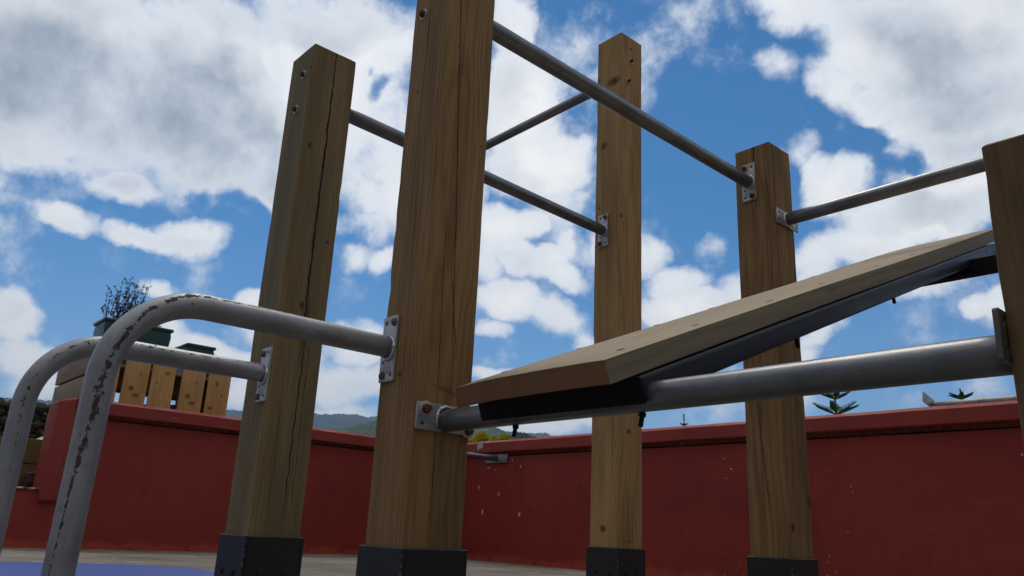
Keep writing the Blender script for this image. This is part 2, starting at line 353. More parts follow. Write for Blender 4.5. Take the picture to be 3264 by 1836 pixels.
def paint_mat(name, base, rough=.5, metal=0., wear=None, scale=30., bump=.3, var=.25, spec=None):
    mt, g = newmat(name); co = g.coord()
    a = g.noise(co, scale, 5, .6); b = g.noise(co, scale * 9, 3, .6); c_ = g.noise(co, scale * .12, 3, .5)
    col = g.mix(a * .5 + c_ * .5, tuple(c * (1 - var) for c in base), tuple(c * (1 + var) for c in base))
    if wear: col = g.mix(g.noise(co, scale * 2.2, 7, .7).ss(.60, .66, 0, .9), col, wear)
    g.out(col, (a - .5) * .3 + rough, metal, g.bump(a + b * .4, bump, .001), spec); return mt

def wall_mat(name, base, light, flecks=1.):
    mt, g = newmat(name); co = g.coord()
    big = g.noise(co, 1.1, 5, .6); mid = g.noise(co, 7, 5, .62); fin = g.noise(co, 90, 4, .65)
    x, y, z = g.sep(co)
    col = g.mix(big.ss(.3, .7) * .6 + mid * .4, base, light)
    drip = g.noise(co, 1., 4, .6, sc3=(9, 9, .8)).ss(.5, .75, 1, .86)
    col = g.mix(1., col, g.comb(drip, drip, drip), 'MULTIPLY')
    # brush marks, grime and the brighter worn band along the foot
    rol = g.noise(co, 1., 5, .7, sc3=(3, 3, 30)); grime = g.noise(co, 2.6, 6, .68, off=(4, 4, 4)).ss(.50, .68, 1, .82)
    col = g.mix(1., col, g.comb(grime, grime, grime), 'MULTIPLY'); col = g.mix(rol.ss(.5, .75, 0, .35), col, (light[0] * 1.15, light[1] * 1.3, light[2] * 1.3))
    foot = (z + (mid - .5) * .12).ss(.02, .075, .75, 0) * g.noise(co, 5, 4, .6, off=(1, 9, 2)).gt(.42)
    col = g.mix(foot, col, (light[0] * 1.5, light[1] * 1.9, light[2] * 1.5))
    # chipped flecks that show the white undercoat, gathered in clusters
    d1, _c = g.vor(co, 19.); d2, _c = g.vor(co, 46.)
    clus = g.noise(co, 1.7, 3, .6, off=(2, 5, 1))
    fl = ((d1 + (fin - .5) * .25).ss(.05, .10, 1, 0) * clus.gt(.60)).max((d2 + (fin - .5) * .4).ss(.04, .11, 1, 0) * g.noise(co, 3.3, 2, .5, off=(7, 1, 3)).gt(.62)) * flecks
    col = g.mix(fl, col, (.5, .46, .43))
    g.out(col, (mid - .5) * .25 + .62, 0., g.bump(mid * 1.6 + fin * .35 + fl * .3, .5, .004), .35); return mt

M_metal_plate = tube_mat('silver_painted_plate', (.42, .415, .42), .55, .38, specks=.28)
M_weld, g = newmat('weld_bead'); n1 = g.noise(g.coord(), 190, 4, .6); g.out(g.mix(n1, (.35, .35, .37), (.75, .76, .78)), .28, .75, g.bump(n1, 1., .002))
M_rust, g = newmat('rusty_bolt'); co = g.coord(); n1 = g.noise(co, 120, 5, .7)
g.out(g.mix(n1.ss(.35, .65), (.035, .016, .011), (.17, .055, .025)), .75, .15, g.bump(n1, .8, .001))
M_boltgrey, g = newmat('dull_bolt'); co = g.coord(); n1 = g.noise(co, 110, 5, .7)
g.out(g.mix(n1.ss(.35, .65), (.06, .045, .042), (.16, .14, .14)), .55, .4, g.bump(n1, .8, .001))
M_washer, g = newmat('rust_edged_washer'); co = g.coord(); x, y, z = g.sep(co); n1 = g.noise(co, 150, 5, .7)
rad = (x * x + y * y).sqrt() + (n1 - .5) * .008
g.out(g.mix(rad.ss(.0095, .0125), (.20, .07, .03), (.42, .38, .36)), .5, .3, g.bump(n1, .5, .001))
M_black = paint_mat('black_painted_steel', (.006, .006, .007), .6, .0, None, 26, .35, .3, .15)
M_frame = paint_mat('dark_blue_grey_steel', (.014, .017, .030), .42, .0, None, 22, .25, .25, .3)
M_hole = paint_mat('dark_bolt_hole', (.004, .004, .004), .9)

# ---------------------------------------------------------------- the exercise frame
G0 = 0.0
rig = empty('exercise_frame', (-1.4, 1.7, 0), 'outdoor exercise frame of square timber posts joined by grey steel tubes', 'exercise frame')
S = .15
def post_mesh(h, seed):
    bm = bmesh.new(); n = int(h / .04)
    prof = []
    c = .0035
    for (cx, cy, a0) in ((-c, c, -90), (-c, S - c, 0), (-S + c, S - c, 90), (-S + c, c, 180)):
        for k in range(4):
            a = R(a0 + k * 30); prof.append((cx + c * math.cos(a), cy + c * math.sin(a)))
    # insert mid points so that the faces can wander slightly
    full = []
    for i, p in enumerate(prof):
        q = prof[(i + 1) % len(prof)]; full.append(p)
        if (Vector(p) - Vector(q)).length > .05:
            for k in range(1, 6): full.append(tuple(Vector(p).lerp(Vector(q), k / 6)))
    rings = []
    for i in range(n + 1):
        z = .04 + (h - .04) * i / n
        ring = []
        for (px, py) in full:
            d_ = Vector((px + S / 2, py - S / 2)); corner = max(0, d_.length - .092) / .012
            w_ = fbm((px * 9 + seed, py * 9, z * 3), 3) * .0011
            chip = max(0, fbm((round(px * 13) + seed * 3, round(py * 13), z * 11), 4) - .25) * .005 * min(1, corner)
            s_ = 1 + (w_ * .8 - chip * .7) / .075
            ring.append(bm.verts.new((-S / 2 + d_.x * s_, S / 2 + d_.y * s_, z)))
        rings.append(ring)
    m_ = len(full)
    for i in range(n):
        for k in range(m_):
            bm.faces.new((rings[i][k], rings[i][(k + 1) % m_], rings[i + 1][(k + 1) % m_], rings[i + 1][k]))
    # softened sawn top
    top = [bm.verts.new((-S / 2 + (v.co.x + S / 2) * .975, S / 2 + (v.co.y - S / 2) * .975, h + .0025)) for v in rings[-1]]
    for k in range(m_): bm.faces.new((rings[-1][k], rings[-1][(k + 1) % m_], top[(k + 1) % m_], top[k]))
    bm.faces.new(top); bm.faces.new(rings[0][::-1])
    return bm
def sleeve_mesh(z1=.2115, t=.0095):
    """square steel shoe round the foot of a post, open at the top, on a flat base flange"""
    bm = bmesh.new()
    o, i = t, .0015
    for (x0, x1, y0, y1) in ((-S - o, o, -o, -i), (-S - o, o, S + i, S + o), (-S - o, -S - i, -i, S + i), (i, o, -i, S + i)):
        box(bm, x0, x1, y0, y1, 0.006, z1, .0016, 1)
    box(bm, -S - .04, .04, -.04, S + .04, 0, .006, .001, 1)
    return bm
M_sleeve, g = newmat('worn_black_steel'); co = g.coord(); x, y, z = g.sep(co)
n1 = g.noise(co, 60, 5, .7); n2 = g.noise(co, 6, 4, .6)
ex = (x - .0095).abs(); ey = (y + .0095).abs()
edge_ = (ex + ey + (n1 - .5) * .012).ss(.0012, .004, 1, 0) * g.noise(co, 1., 3, .6, sc3=(1, 1, 60)).gt(.52)
topw = (z + (n1 - .5) * .012).ss(.2085, .2125, 0, .35)
col = g.mix(n2, (.004, .0042, .005), (.011, .0115, .0135)); col = g.mix(edge_.max(topw) * .7, col, (.18, .18, .20))
scuff = g.noise(co, 1., 6, .7, sc3=(30, 30, 9)).ss(.60, .72, 0, .35) + z.ss(.05, .0, 0, .3); col = g.mix(scuff, col, (.075, .065, .055))
g.out(col, (n1 - .5) * .25 + .5, 0., g.bump(n1 + n2, .35, .001))
def bolt_mesh(kind, r=.0085, hh=.007, wr=.0155):
    bm = bmesh.new()
    if kind == 'hex': cyl(bm, r, r * .95, 0.002, hh + .002, 6); cyl(bm, r * .8, r * .55, hh + .002, hh + .0032, 6)
    else:
        cyl(bm, r * 1.1, r * 1.1, 0, .002, 18); cyl(bm, r * 1.1, r * .95, .002, hh * .6, 18); cyl(bm, r * .95, r * .4, hh * .6, hh, 18)
    return bm
def washer_mesh(wr=.0155):
    bm = bmesh.new(); cyl(bm, wr, wr, 0, .0016, 28); cyl(bm, wr, wr * .93, .0016, .0024, 28); return bm
def face_rot(n):
    """local +Z -> outward normal n, local +Y -> up"""
    n = Vector(n); u_ = Vector((0, 0, 1)); x_ = u_.cross(n).normalized(); y_ = n.cross(x_)
    return Matrix((x_, y_, n)).transposed()
def bolt_at(parent, p, n, kind='hex', mat=None, washer=True, r=.0085, hh=.007, wr=.0155, spin=10):
    Rm = (face_rot(n).to_4x4() @ Matrix.Rotation(R(spin), 4, 'Z')).to_3x3()
    b = obj('bolt', bolt_mesh(kind, r, hh + (.002 if washer else 0)), mat or M_rust, parent, p, Rm, smooth=35)
    if washer: obj('washer', washer_mesh(wr), M_washer, parent, p, Rm, smooth=35)
    return b
FACE = {'-y': (0, -1, 0), '+x': (1, 0, 0), '-x': (-1, 0, 0), '+y': (0, 1, 0)}
def sleeve_holes(sl, fc):
    for face in ('-y', '+x'):
        for t in (.04, .11):
            zc = .118
            p = (fc[0] - S + t, fc[1] - .0098, zc) if face == '-y' else (fc[0] + .0098, fc[1] + t, zc)
            bm = bmesh.new()
            cyl(bm, .0095, .0090, -.002, .0010, 18); cyl(bm, .0060, .0055, .0010, .0048, 6)
            # sits under the sleeve as a third level would be too deep: joined to the sleeve mesh instead
            M = Matrix.Translation(Vector(p) - Vector((fc[0], fc[1], 0))) @ face_rot(FACE[face]).to_4x4()
            bmesh.ops.transform(bm, matrix=M, verts=bm.verts[:])
            me = bpy.data.meshes.new('tmp'); bm.to_mesh(me); bm.free()
            b2 = bmesh.new(); b2.from_mesh(sl.data); b2.from_mesh(me); b2.to_mesh(sl.data); b2.free()
def make_post(fc, h, mat, seed, label, holes=True):
    p = obj('post', post_mesh(h, seed), mat, rig, (fc[0], fc[1], 0), smooth=30)
    if label: p['label'] = label
    sl = obj('base_sleeve', sleeve_mesh(), M_sleeve, p, (fc[0], fc[1], 0), smooth=30)
    if holes: sleeve_holes(sl, fc)
    return p
P1 = (-2.0845, .9333); P2 = (-1.4079, .9637); P3 = (-2.1695, 2.4933); P4 = (-1.4362, 2.5046); P5 = (-.1239, .9458)
P6 = (-.15, 2.5); P7 = (-3.45, 2.49); P8 = (-5.395, 3.5)
WD, WL = (.105, .074, .042), (.27, .195, .115)
w1 = wood_mat('greenish_treated_timber', (.120, .085, .041), (.30, .212, .108), 1.7, (.04, .24), 120, tint=(.138, .118, .060),
    cracks=(('x', .087, -.006, .62, 1.80, .0027, .016), ('x', .094, -.004, .18, .95, .0013, .014), ('x', .115, -.01, .2, .8, .0007, .01), ('x', .05, -.01, .25, .62, .0006, .01), ('y', -.045, .01, .4, 1.0, .0005, .012), ('y', -.10, .012, 1.0, 1.68, .0004, .012)),
    knots=(('x', .027, 1.354, .007, .010), ('x', .125, 1.065, .005, .007), ('x', .069, .854, .008, .011), ('y', -.008, 1.617, .005, .008)))
w2 = wood_mat('brown_timber', (.128, .072, .029), (.335, .200, .084), 5.1, (.10, .03), 75,
    cracks=(('x', .123, -.055, .45, 1.78, .0012, .010), ('x', .075, -.035, .5, 1.02, .0007, .012), ('x', .20, -.16, .60, .84, .0008, .008), ('x', .060, .0, .2, .50, .0008, .010), ('x', .03, .02, 1.25, 1.8, .0006, .014),
            ('y', -.055, -.006, .3, 1.3, .0004, .012), ('y', -.10, .014, .85, 1.7, .0005, .012), ('y', -.078, .0, 1.40, 1.56, .0012, .006)),
    knots=(('y', -.072, .577, .0060, .0065), ('y', -.052, .83, .002, .002), ('y', -.102, 1.303, .0035, .005), ('x', .13, 1.16, .002, .003)), smear=('x', .075, .545, .045, .008, (.22, .03, .018)))
w3 = wood_mat('light_brown_timber', (.225, .130, .052), (.48, .290, .122), 9.3, (-.22, -.05), 80,
    cracks=(('y', -.03, -.004, .3, 1.1, .0005, .012), ('x', .05, 0, 1.1, 1.9, .0005, .012), ('y', -.02, 0., 1.5, 1.9, .0006, .015), ('y', -.09, .0, .3, .9, .0004, .01)),
    knots=(('y', -.045, 2.315, .040, .022), ('y', -.101, 1.994, .019, .018), ('y', -.143, 2.357, .008, .014), ('x', .004, 1.619, .010, .012), ('y', -.126, 1.688, .006, .006), ('y', -.140, 1.503, .007, .008), ('y', -.079, .282, .016, .014), ('x', .074, 2.505, .012, .005), ('x', .064, .673, .014, .010), ('x', .066, .238, .006, .006)))
w4 = wood_mat('mid_brown_timber', (.128, .070, .029), (.345, .202, .082), 13.9, (-.20, .22), 70,
    cracks=(('y', -.085, .012, 1.40, 1.80, .0011, .008), ('y', -.05, -.01, 1.50, 1.80, .0010, .008), ('y', -.02, .0, 1.4, 1.6, .0009, .01), ('x', .045, -.012, 1.1, 1.80, .0011, .009), ('x', .02, .0, 1.4, 1.80, .0009, .008), ('y', -.036, -.086, .30, .85, .0010, .008), ('y', -.10, .02, .25, 1.2, .0006, .01), ('x', .09, .01, .7, 1.6, .0007, .012), ('x', .03, .03, .3, .8, .0005, .01), ('y', -.12, .01, 1.4, 1.8, .0008, .01)),
    knots=(('x', .024, .310, .010, .015), ('x', .138, .401, .010, .020), ('x', .075, 1.575, .003, .004), ('x', .115, 1.60, .002, .003)))
w5 = wood_mat('dark_brown_timber', (.080, .046, .023), (.17, .105, .050), 21.3, (.12, .28), 60, knots=(('y', -.09, .5, .01, .01),), cracks=(('y', -.06, .02, .2, .7, .001, .01),))
make_post(P1, 1.701, w1, 1, 'greenish weathered post split from its top by one long wide crack')
make_post(P2, 2.56, w2, 2, 'nearest tall brown post running out of the top of the picture')
make_post(P3, 2.563, w3, 3, 'tallest fully visible light brown post with a large dark knot near its top')
make_post(P4, 1.723, w4, 4, 'cracked mid brown post carrying two steel plates near its top')
make_post(P5, .705, w5, 5, 'short dark post cut off by the right edge of the picture')
make_post(P6, 1.72, w3, 6, None)
make_post(P7, 2.5, w4, 7, None)
make_post(P8, 1.25, w3, 8, None)

def plate_mesh(wd=.057, ht=.152, th=.006, holes=((-.016, .061), (.016, .061), (-.016, -.061), (.016, -.061)), hr=.0052):
    cu = bpy.data.curves.new('c', 'CURVE'); cu.dimensions = '2D'; cu.fill_mode = 'BOTH'; cu.extrude = th / 2 - .0006; cu.bevel_depth = .0006; cu.bevel_resolution = 1
    def poly(pts):
        s_ = cu.splines.new('POLY'); s_.points.add(len(pts) - 1); s_.use_cyclic_u = True
        for q, p_ in zip(s_.points, pts): q.co = (p_[0], p_[1], 0, 1)
    c = .002; a, b = wd / 2, ht / 2
    poly([(-a + c, -b), (a - c, -b), (a, -b + c), (a, b - c), (a - c, b), (-a + c, b), (-a, b - c), (-a, -b + c)])
    for hx, hy in holes: poly([(hx + hr * math.cos(2 * math.pi * k / 16), hy + hr * math.sin(2 * math.pi * k / 16)) for k in range(16)])
    o = bpy.data.objects.new('tmp', cu); C.objects.link(o)
    dg = bpy.context.evaluated_depsgraph_get(); me = bpy.data.meshes.new_from_object(o.evaluated_get(dg))
    bpy.data.objects.remove(o); bpy.data.curves.remove(cu)
    bm = bmesh.new(); bm.from_mesh(me); bmesh.ops.translate(bm, vec=(0, 0, th / 2), verts=bm.verts[:]); bmesh.ops.remove_doubles(bm, verts=bm.verts[:], dist=1e-5)
    bpy.data.meshes.remove(me); return bm
def weld_mesh(r, seed=0, amp=.0016):
    bm = bmesh.new(); n, k = 60, 8; rr = .0042
    rings = []
    for i in range(n):
        a = 2 * math.pi * i / n; rip = .0006 * math.sin(i * 2.1) + amp * fbm((math.cos(a) * 2 + seed, math.sin(a) * 2, seed), 3)
        rings.append([bm.verts.new(((r + (rr + rip) * math.cos(b)) * math.cos(a), (r + (rr + rip) * math.cos(b)) * math.sin(a), (rr + rip) * 1.25 * math.sin(b) + .001)) for b in [2 * math.pi * q / k for q in range(k)]])
    for i in range(n):
        for q in range(k): bm.faces.new((rings[i][q], rings[(i + 1) % n][q], rings[(i + 1) % n][(q + 1) % k], rings[i][(q + 1) % k]))
    return bm
RT = .0242
def add_plate(parent, p, face, bolts=(1, 2), holes4=True, horiz=False, kind='hex', bm_=None, spin=0., seed=0, mat=None, washer=True, pmat=None):
    """p: centre on the timber face; corners are numbered UL, UR, LL, LR; bolts fill some of them"""
    n = Vector(FACE[face]); Rm = face_rot(n)
    if horiz: Rm = Rm @ Matrix.Rotation(R(90), 3, 'Z')
    if spin: Rm = Rm @ Matrix.Rotation(R(spin), 3, 'Z')
    p = Vector(p)
    obj('mounting_plate', plate_mesh(), pmat or M_metal_plate, parent, p + n * .0003, Rm, smooth=30)
    obj('weld_bead', weld_mesh(RT + .001, seed), M_weld, parent, p + n * .0065, Rm, smooth=True)
    cs = {'UL': (-.016, .061), 'UR': (.016, .061), 'LL': (-.016, -.061), 'LR': (.016, -.061)}
    for b in bolts:
        hx, hy = cs[b]; q = p + Rm @ Vector((hx, hy, .0063))
        bolt_at(parent, q, FACE[face], kind, mat, washer, spin=13 + seed * 7)
def straight_bar(a, b, mat, name='crossbar', label=None, n=24):
    """tube whose object origin is at its first end"""
    a = Vector(a); b = Vector(b)
    o = obj(name, tube_mesh(name, lerp_path((0, 0, 0), b - a, n), RT, wob=.006), mat, rig, a)
    if label: o['label'] = label
    return o
galv = (.21, .22, .23)
M_barA = tube_mat('galvanised_tube', galv, .8, .36, specks=.16)
M_barB = tube_mat('galvanised_tube_dull', (.20, .21, .22), .7, .34, specks=.14)
M_barC = tube_mat('galvanised_tube_patched', (.20, .21, .225), .7, .34, specks=.2, patch=(.30, .62, (.26, .235, .215)))
M_barD = tube_mat('galvanised_tube_large', (.17, .178, .195), .65, .35, specks=.12)
M_barE = tube_mat('galvanised_tube_clean', (.22, .225, .24), .75, .33, specks=.1)
A = straight_bar((-1.483, P2[1] + S, 1.573), (-1.526, P4[1], 1.578), M_barA, label='steel tube from the nearest tall post to the cracked post')
add_plate(A, (-1.526, P4[1], 1.579), '-y', ('UL', 'LR'), seed=1)
for dz, dx in ((-.041, -.033), (.075, -.01)): bolt_at(A, (-1.483 + dx, P2[1], 1.573 + dz), (0, -1, 0), 'hex', M_rust, True, r=.009, spin=20)
B = straight_bar((-2.162, P1[1] + S, 1.553), (-2.265, P3[1], 1.568), M_barB, label='steel tube from the greenish post to the tallest visible post')
add_plate(B, (-2.265, P3[1], 1.568), '-y', ('UR', 'LL'), seed=2, mat=M_boltgrey)
bolt_at(B, (-2.137, P1[1], 1.610), (0, -1, 0), 'hex', M_rust); bolt_at(B, (-2.159, P1[1], 1.495), (0, -1, 0), 'hex', M_rust)
Cb = straight_bar((P3[0] - S, 2.568, 2.376), (P7[0], 2.562, 2.366), M_barC, label='high steel tube with a worn beige stretch in its middle')
bolt_at(Cb, (P3[0], 2.566, 2.439), (1, 0, 0), 'hex', M_rust); bolt_at(Cb, (P3[0], 2.546, 2.320), (1, 0, 0), 'hex', M_rust)
D = straight_bar((P2[0], 1.040, .477), (P5[0] - S, 1.022, .477), M_barD, label='low thick steel tube that carries the foot of the bench')
add_plate(D, (P2[0], 1.042, .482), '+x', (), horiz=True, seed=3)
for q in ((P2[0] + .0063, .986, .497), (P2[0] + .0063, 1.104, .463)): bolt_at(D, q, (1, 0, 0), 'hex', M_rust, True, r=.0095, hh=.009, wr=.0165, spin=25)
M_endplate = paint_mat('grimy_plate', (.10, .085, .08), .6, .3, None, 30, .8, .5)
add_plate(D, (P5[0] - S, 1.005, .480), '-x', (), horiz=True, seed=4, pmat=M_endplate)
E = straight_bar((P4[0], 2.600, 1.431), (P6[0] - S, 2.585, 1.431), M_barE, label='steel tube from the cracked post to beyond the right edge')
add_plate(E, (P4[0], 2.600, 1.428), '+x', (), horiz=True, seed=5)
bmf = bmesh.new(); box(bmf, 0, P6[0] - S - P4[0], -.02, .02, -.024, .024, .002, 1)
Fb = obj('crossbar', bmf, M_black, rig, (P4[0], 2.590, 1.099), smooth=30); Fb['label'] = 'black square bar under the raised end of the bench'
Gb = straight_bar((-5.47, P8[1] + S, .868), (-5.47, 4.672, .868), M_barE, label='short light steel tube bolted to the red wall')
pl = obj('mounting_plate', plate_mesh(.075, .30, .006, holes=((.022, -.13), (-.02, -.13), (.022, .13), (-.02, .13))), M_metal_plate, Gb, (-5.49, 4.672, .868), face_rot((0, -1, 0)) @ Matrix.Rotation(R(90), 3, 'Z'), smooth=30)
obj('weld_bead', weld_mesh(RT + .001, 6), M_weld, Gb, (-5.47, 4.664, .868), face_rot((0, -1, 0)), smooth=True)

# bent dip bars
def dip_path(x0, yp, x1=None, z=.644, yl=.372, rad=.165):
    x1 = x0 if x1 is None else x1
    pts = [Vector((x0, yp + (yl + rad - yp) * i / 16, z)) for i in range(17)]
    for i in range(1, 21):
        a = R(90 * i / 20); pts.append(Vector((x0, yl + rad - rad * math.sin(a), z - rad + rad * math.cos(a))))
    for i in range(1, 17): pts.append(Vector((x0, yl - .006 * i / 16, (z - rad) * (1 - i / 16))))
    return pts
def dip_bar(x0, yp, mat, label, plate_bolts, seed, z=.644, yl=.372):
    pts = dip_path(x0, yp, z=z, yl=yl); o0 = pts[0].copy()
    o = obj('dip_bar', tube_mesh('dip_bar', [p - o0 for p in pts], RT + .0006, seg=36, wob=.012), mat, rig, o0); o['label'] = label
    add_plate(o, (x0, yp, z - .004), '-y', plate_bolts, seed=seed, mat=M_boltgrey, kind='dome', washer=False)
    return o
# stations along the near bar: straight from 0 to .43, bend to .69, leg down to 1.17
M_dip2 = tube_mat('worn_silver_tube', (.315, .325, .35), .6, .44, chips=((0, .2, .008), (.30, .16, .012), (.40, .13, .04), (.47, .12, .07), (.53, .06, .055), (.60, .0, .05), (.66, .0, .075), (.74, .03, .095), (.80, .06, .07), (.87, .10, .035), (.98, .12, .025), (1.03, .13, .018), (1.07, .14, .001)), amount=.66, specks=.13, brushed=1.)
M_dip1 = tube_mat('worn_silver_tube_far', (.315, .325, .35), .6, .44, chips=((0, .16, .012), (.18, .10, .05), (.30, .08, .07), (.40, .12, .05), (.50, .06, .05), (.60, .04, .08), (.68, .03, .07), (.76, .0, .02), (.80, 0, .01), (1.2, 0, .002)), amount=.98, specks=.16, brushed=1.)
dip_bar(-1.526, P2[1], M_dip2, 'nearer bent dip bar with long flaking streak of bare metal', ('UR', 'LL'), 1)
dip_bar(-2.113, P1[1], M_dip1, 'farther bent dip bar with only light paint chips', ('UL', 'LL'), 2, z=.645, yl=.366)

# ---------------------------------------------------------------- sloping bench
TH = math.atan(.4055)
bench = empty('incline_bench', (-1.02, .987, .502), 'sloping bench, one thick pale board on a dark steel frame', 'exercise bench')
W_ = Vector((0, math.cos(TH), math.sin(TH))); N_ = Vector((0, -math.sin(TH), math.cos(TH))); X_ = Vector((1, 0, 0))
BM = Matrix((X_, W_, N_)).transposed()          # bench axes: x across, y up the slope, z off the board
LB = (2.835 - .987) / math.cos(TH)
def bench_obj(name, bm, mat, smooth=30, **k): return obj(name, bm, mat, bench, bench.location, BM, smooth=smooth)
bm = bmesh.new(); nx_, ny_ = 16, 60; y0, y1, tk = -.062, LB + .01, .0415
def bz(u_, v_):
    y_ = y0 + (y1 - y0) * v_
    return -.007 * max(0, (.35 - u_) / .35) ** 1.5 + .0015 * math.sin(y_ * 2.7 + .4) * (u_ - .3) + .006 * max(0, (y_ - 1.5)) + .0012 * fbm((u_ * 2, y_ * 2.2, 4), 3)
grid = {}
for s_ in (0, 1):
    for i in range(nx_ + 1):
        for j in range(ny_ + 1):
            u_, v_ = i / nx_, j / ny_
            edge_in = .004 if s_ and (i in (0, nx_)) else 0
            xx = -.197 + .392 * u_ + (edge_in if i == 0 else -edge_in if i == nx_ else 0) + .003 * fbm((u_ * 3, v_ * 6, 9), 3) * (1 if i in (0, nx_) else 0)
            yy = y0 + (y1 - y0 + .16 * max(0, u_) ) * v_ + (.004 if s_ and j == 0 else -.004 if s_ and j == ny_ else 0)
            zz = .003 + bz(u_, v_) + (tk if s_ else 0) - (.0028 if s_ and (i in (0, nx_) or j in (0, ny_)) else 0)
            grid[s_, i, j] = bm.verts.new((xx, yy, zz))
for i in range(nx_):
    for j in range(ny_):
        bm.faces.new((grid[1, i, j], grid[1, i + 1, j], grid[1, i + 1, j + 1], grid[1, i, j + 1]))
        bm.faces.new((grid[0, i, j], grid[0, i, j + 1], grid[0, i + 1, j + 1], grid[0, i + 1, j]))
for j in range(ny_):
    bm.faces.new((grid[0, 0, j], grid[1, 0, j], grid[1, 0, j + 1], grid[0, 0, j + 1])); bm.faces.new((grid[0, nx_, j], grid[0, nx_, j + 1], grid[1, nx_, j + 1], grid[1, nx_, j]))
for i in range(nx_):
    bm.faces.new((grid[0, i, 0], grid[0, i + 1, 0], grid[1, i + 1, 0], grid[1, i, 0])); bm.faces.new((grid[0, i, ny_], grid[1, i, ny_], grid[1, i + 1, ny_], grid[0, i + 1, ny_]))
# board timber: grain along the slope
M_board, g = newmat('pale_board_timber'); co = g.coord(); x, y, z = g.sep(co)
nrm = V(g.t, g.n('ShaderNodeNewGeometry').outputs['True Normal']); tf = g.n('ShaderNodeVectorTransform', vector_type='NORMAL', convert_from='WORLD', convert_to='OBJECT'); g.put(tf.inputs[0], nrm)
ax, ay, az_ = g.sep(V(g.t, tf.outputs[0]))
st = g.noise(co, 1., 6, .66, sc3=(150, 2.2, 150)); st2 = g.noise(co, 1., 3, .6, sc3=(420, 8, 420)); bl = g.noise(co, 1., 4, .6, sc3=(7, 1.4, 7), off=(2, 3, 1))
rx = x + .05 + (g.noise(co, 1., 3, .5, sc3=(3, .8, 3)) - .5) * .12; rz = z + .12
rg = (((rx * rx + rz * rz).sqrt() * 70. + (st - .5)) * 6.2832).sin() * .5 + .5
f = (st.ss(.25, .75) * .5 + rg * -.3 + bl * .6 + .2)._m('ADD', 0., clamp=True)
col = g.mix(f, (.17, .125, .068), (.40, .315, .19))
fine_ = g.noise(co, 160, 4, .7)
endc = g.mix(g.noise(co, 14, 5, .6), (.13, .062, .028), (.24, .125, .060))
col = g.mix(ay.abs().gt(.7), col, endc)
sidec = g.mix(f, (.105, .083, .050), (.22, .178, .108))  # darkened copy of the top tones: side shade put into the colour
kq = (y - 1.63) / .10; kp = (z - .018) / .03
sidec = g.mix((kq * kq + kp * kp + (g.noise(co, 40, 4, .6) - .5) * 1.8).ss(.1, 1.2, .7, 0), sidec, (.17, .115, .05))
col = g.mix(ax.abs().gt(.7), col, sidec)
stn = g.noise(co, 1., 5, .65, sc3=(22, 7, 22), off=(5, 2, 8)).ss(.6, .75, 1., .72)
col = g.mix(1., col, g.comb(stn, stn, stn), 'MULTIPLY')
g.out(col, (st - .5) * .2 + .62, 0., g.bump(st * .6 + st2 * .3 + fine_ * .2, .5, .001), .3)
bench_obj('seat_board', bm, M_board)
# steel frame: two side rails with rolled upper edges, joined by end members
RH = .0425
fr = bench.location
for sx in (-1, 1):
    bm = bmesh.new(); xo = sx * .204
    xa, xb = (xo - .040, xo) if sx > 0 else (xo, xo + .040)
    box(bm, xa, xb, .003, LB - .003, -RH, 0, .0055, 3)
    # narrow weld seam rib near the upper outer edge
    e_ = xb if sx > 0 else xa
    box(bm, e_ - .002, e_ + .0012, .02, LB - .02, -.0075, -.0055, .0005, 1)
    bench_obj('side_rail', bm, M_frame)
for yy in (0, .62, 1.24, LB - .04):
    bm = bmesh.new(); box(bm, -.206 if yy == 0 else -.163, .206 if yy == 0 else .163, yy - (.004 if yy == 0 else 0), yy + (.0015 if yy == 0 else .04), -RH - (.0015 if yy == 0 else 0), .0005 if yy == 0 else -.003, .001, 1)
    bench_obj('end_plate' if yy == 0 else 'cross_member', bm, M_black if yy == 0 else M_frame)
def bpt(x, y, z): return Vector(bench.location) + BM @ Vector((x, y, z))
# studs that stick out below the rails, and worn bolt heads sunk in the board
for (x_, y_, ln) in ((.186, .56, .022), (.186, 1.105, .016), (.186, 1.62, .02), (-.186, .56, .03), (-.186, 1.105, .022)):
    bm = bmesh.new(); cyl(bm, .0045, .0045, -ln, .004, 12)
    obj('bolt', bm, M_black, bench, bpt(x_, y_, -RH), BM, smooth=35)
for x_ in (-.152, .165):   # clamp bolts round the low tube
    bm = bmesh.new(); cyl(bm, .0042, .0042, -.018, .012, 12, Matrix.Translation((0, .012, 0))); cyl(bm, .0065, .0065, -.001, .006, 6, Matrix.Translation((0, .012, 0)))
    obj('clamp_bolt', bm, M_black, bench, Vector((-1.02 + x_, 1.030, .450)), Euler((R(-8), R(4), 0)), smooth=35)
for y_ in (.03, .26, .55, .80, 1.13, 1.40):
    for x_ in (.155, -.165):
        bm = bmesh.new(); cyl(bm, .0085, .0075, -.004, .0006, 16)
        obj('bolt', bm, M_hole, bench, bpt(x_, y_ + (.02 if x_ < 0 else 0), .003 + tk + bz((x_ + .197) / .392, (y_ - y0) / (y1 - y0))), BM, smooth=35)

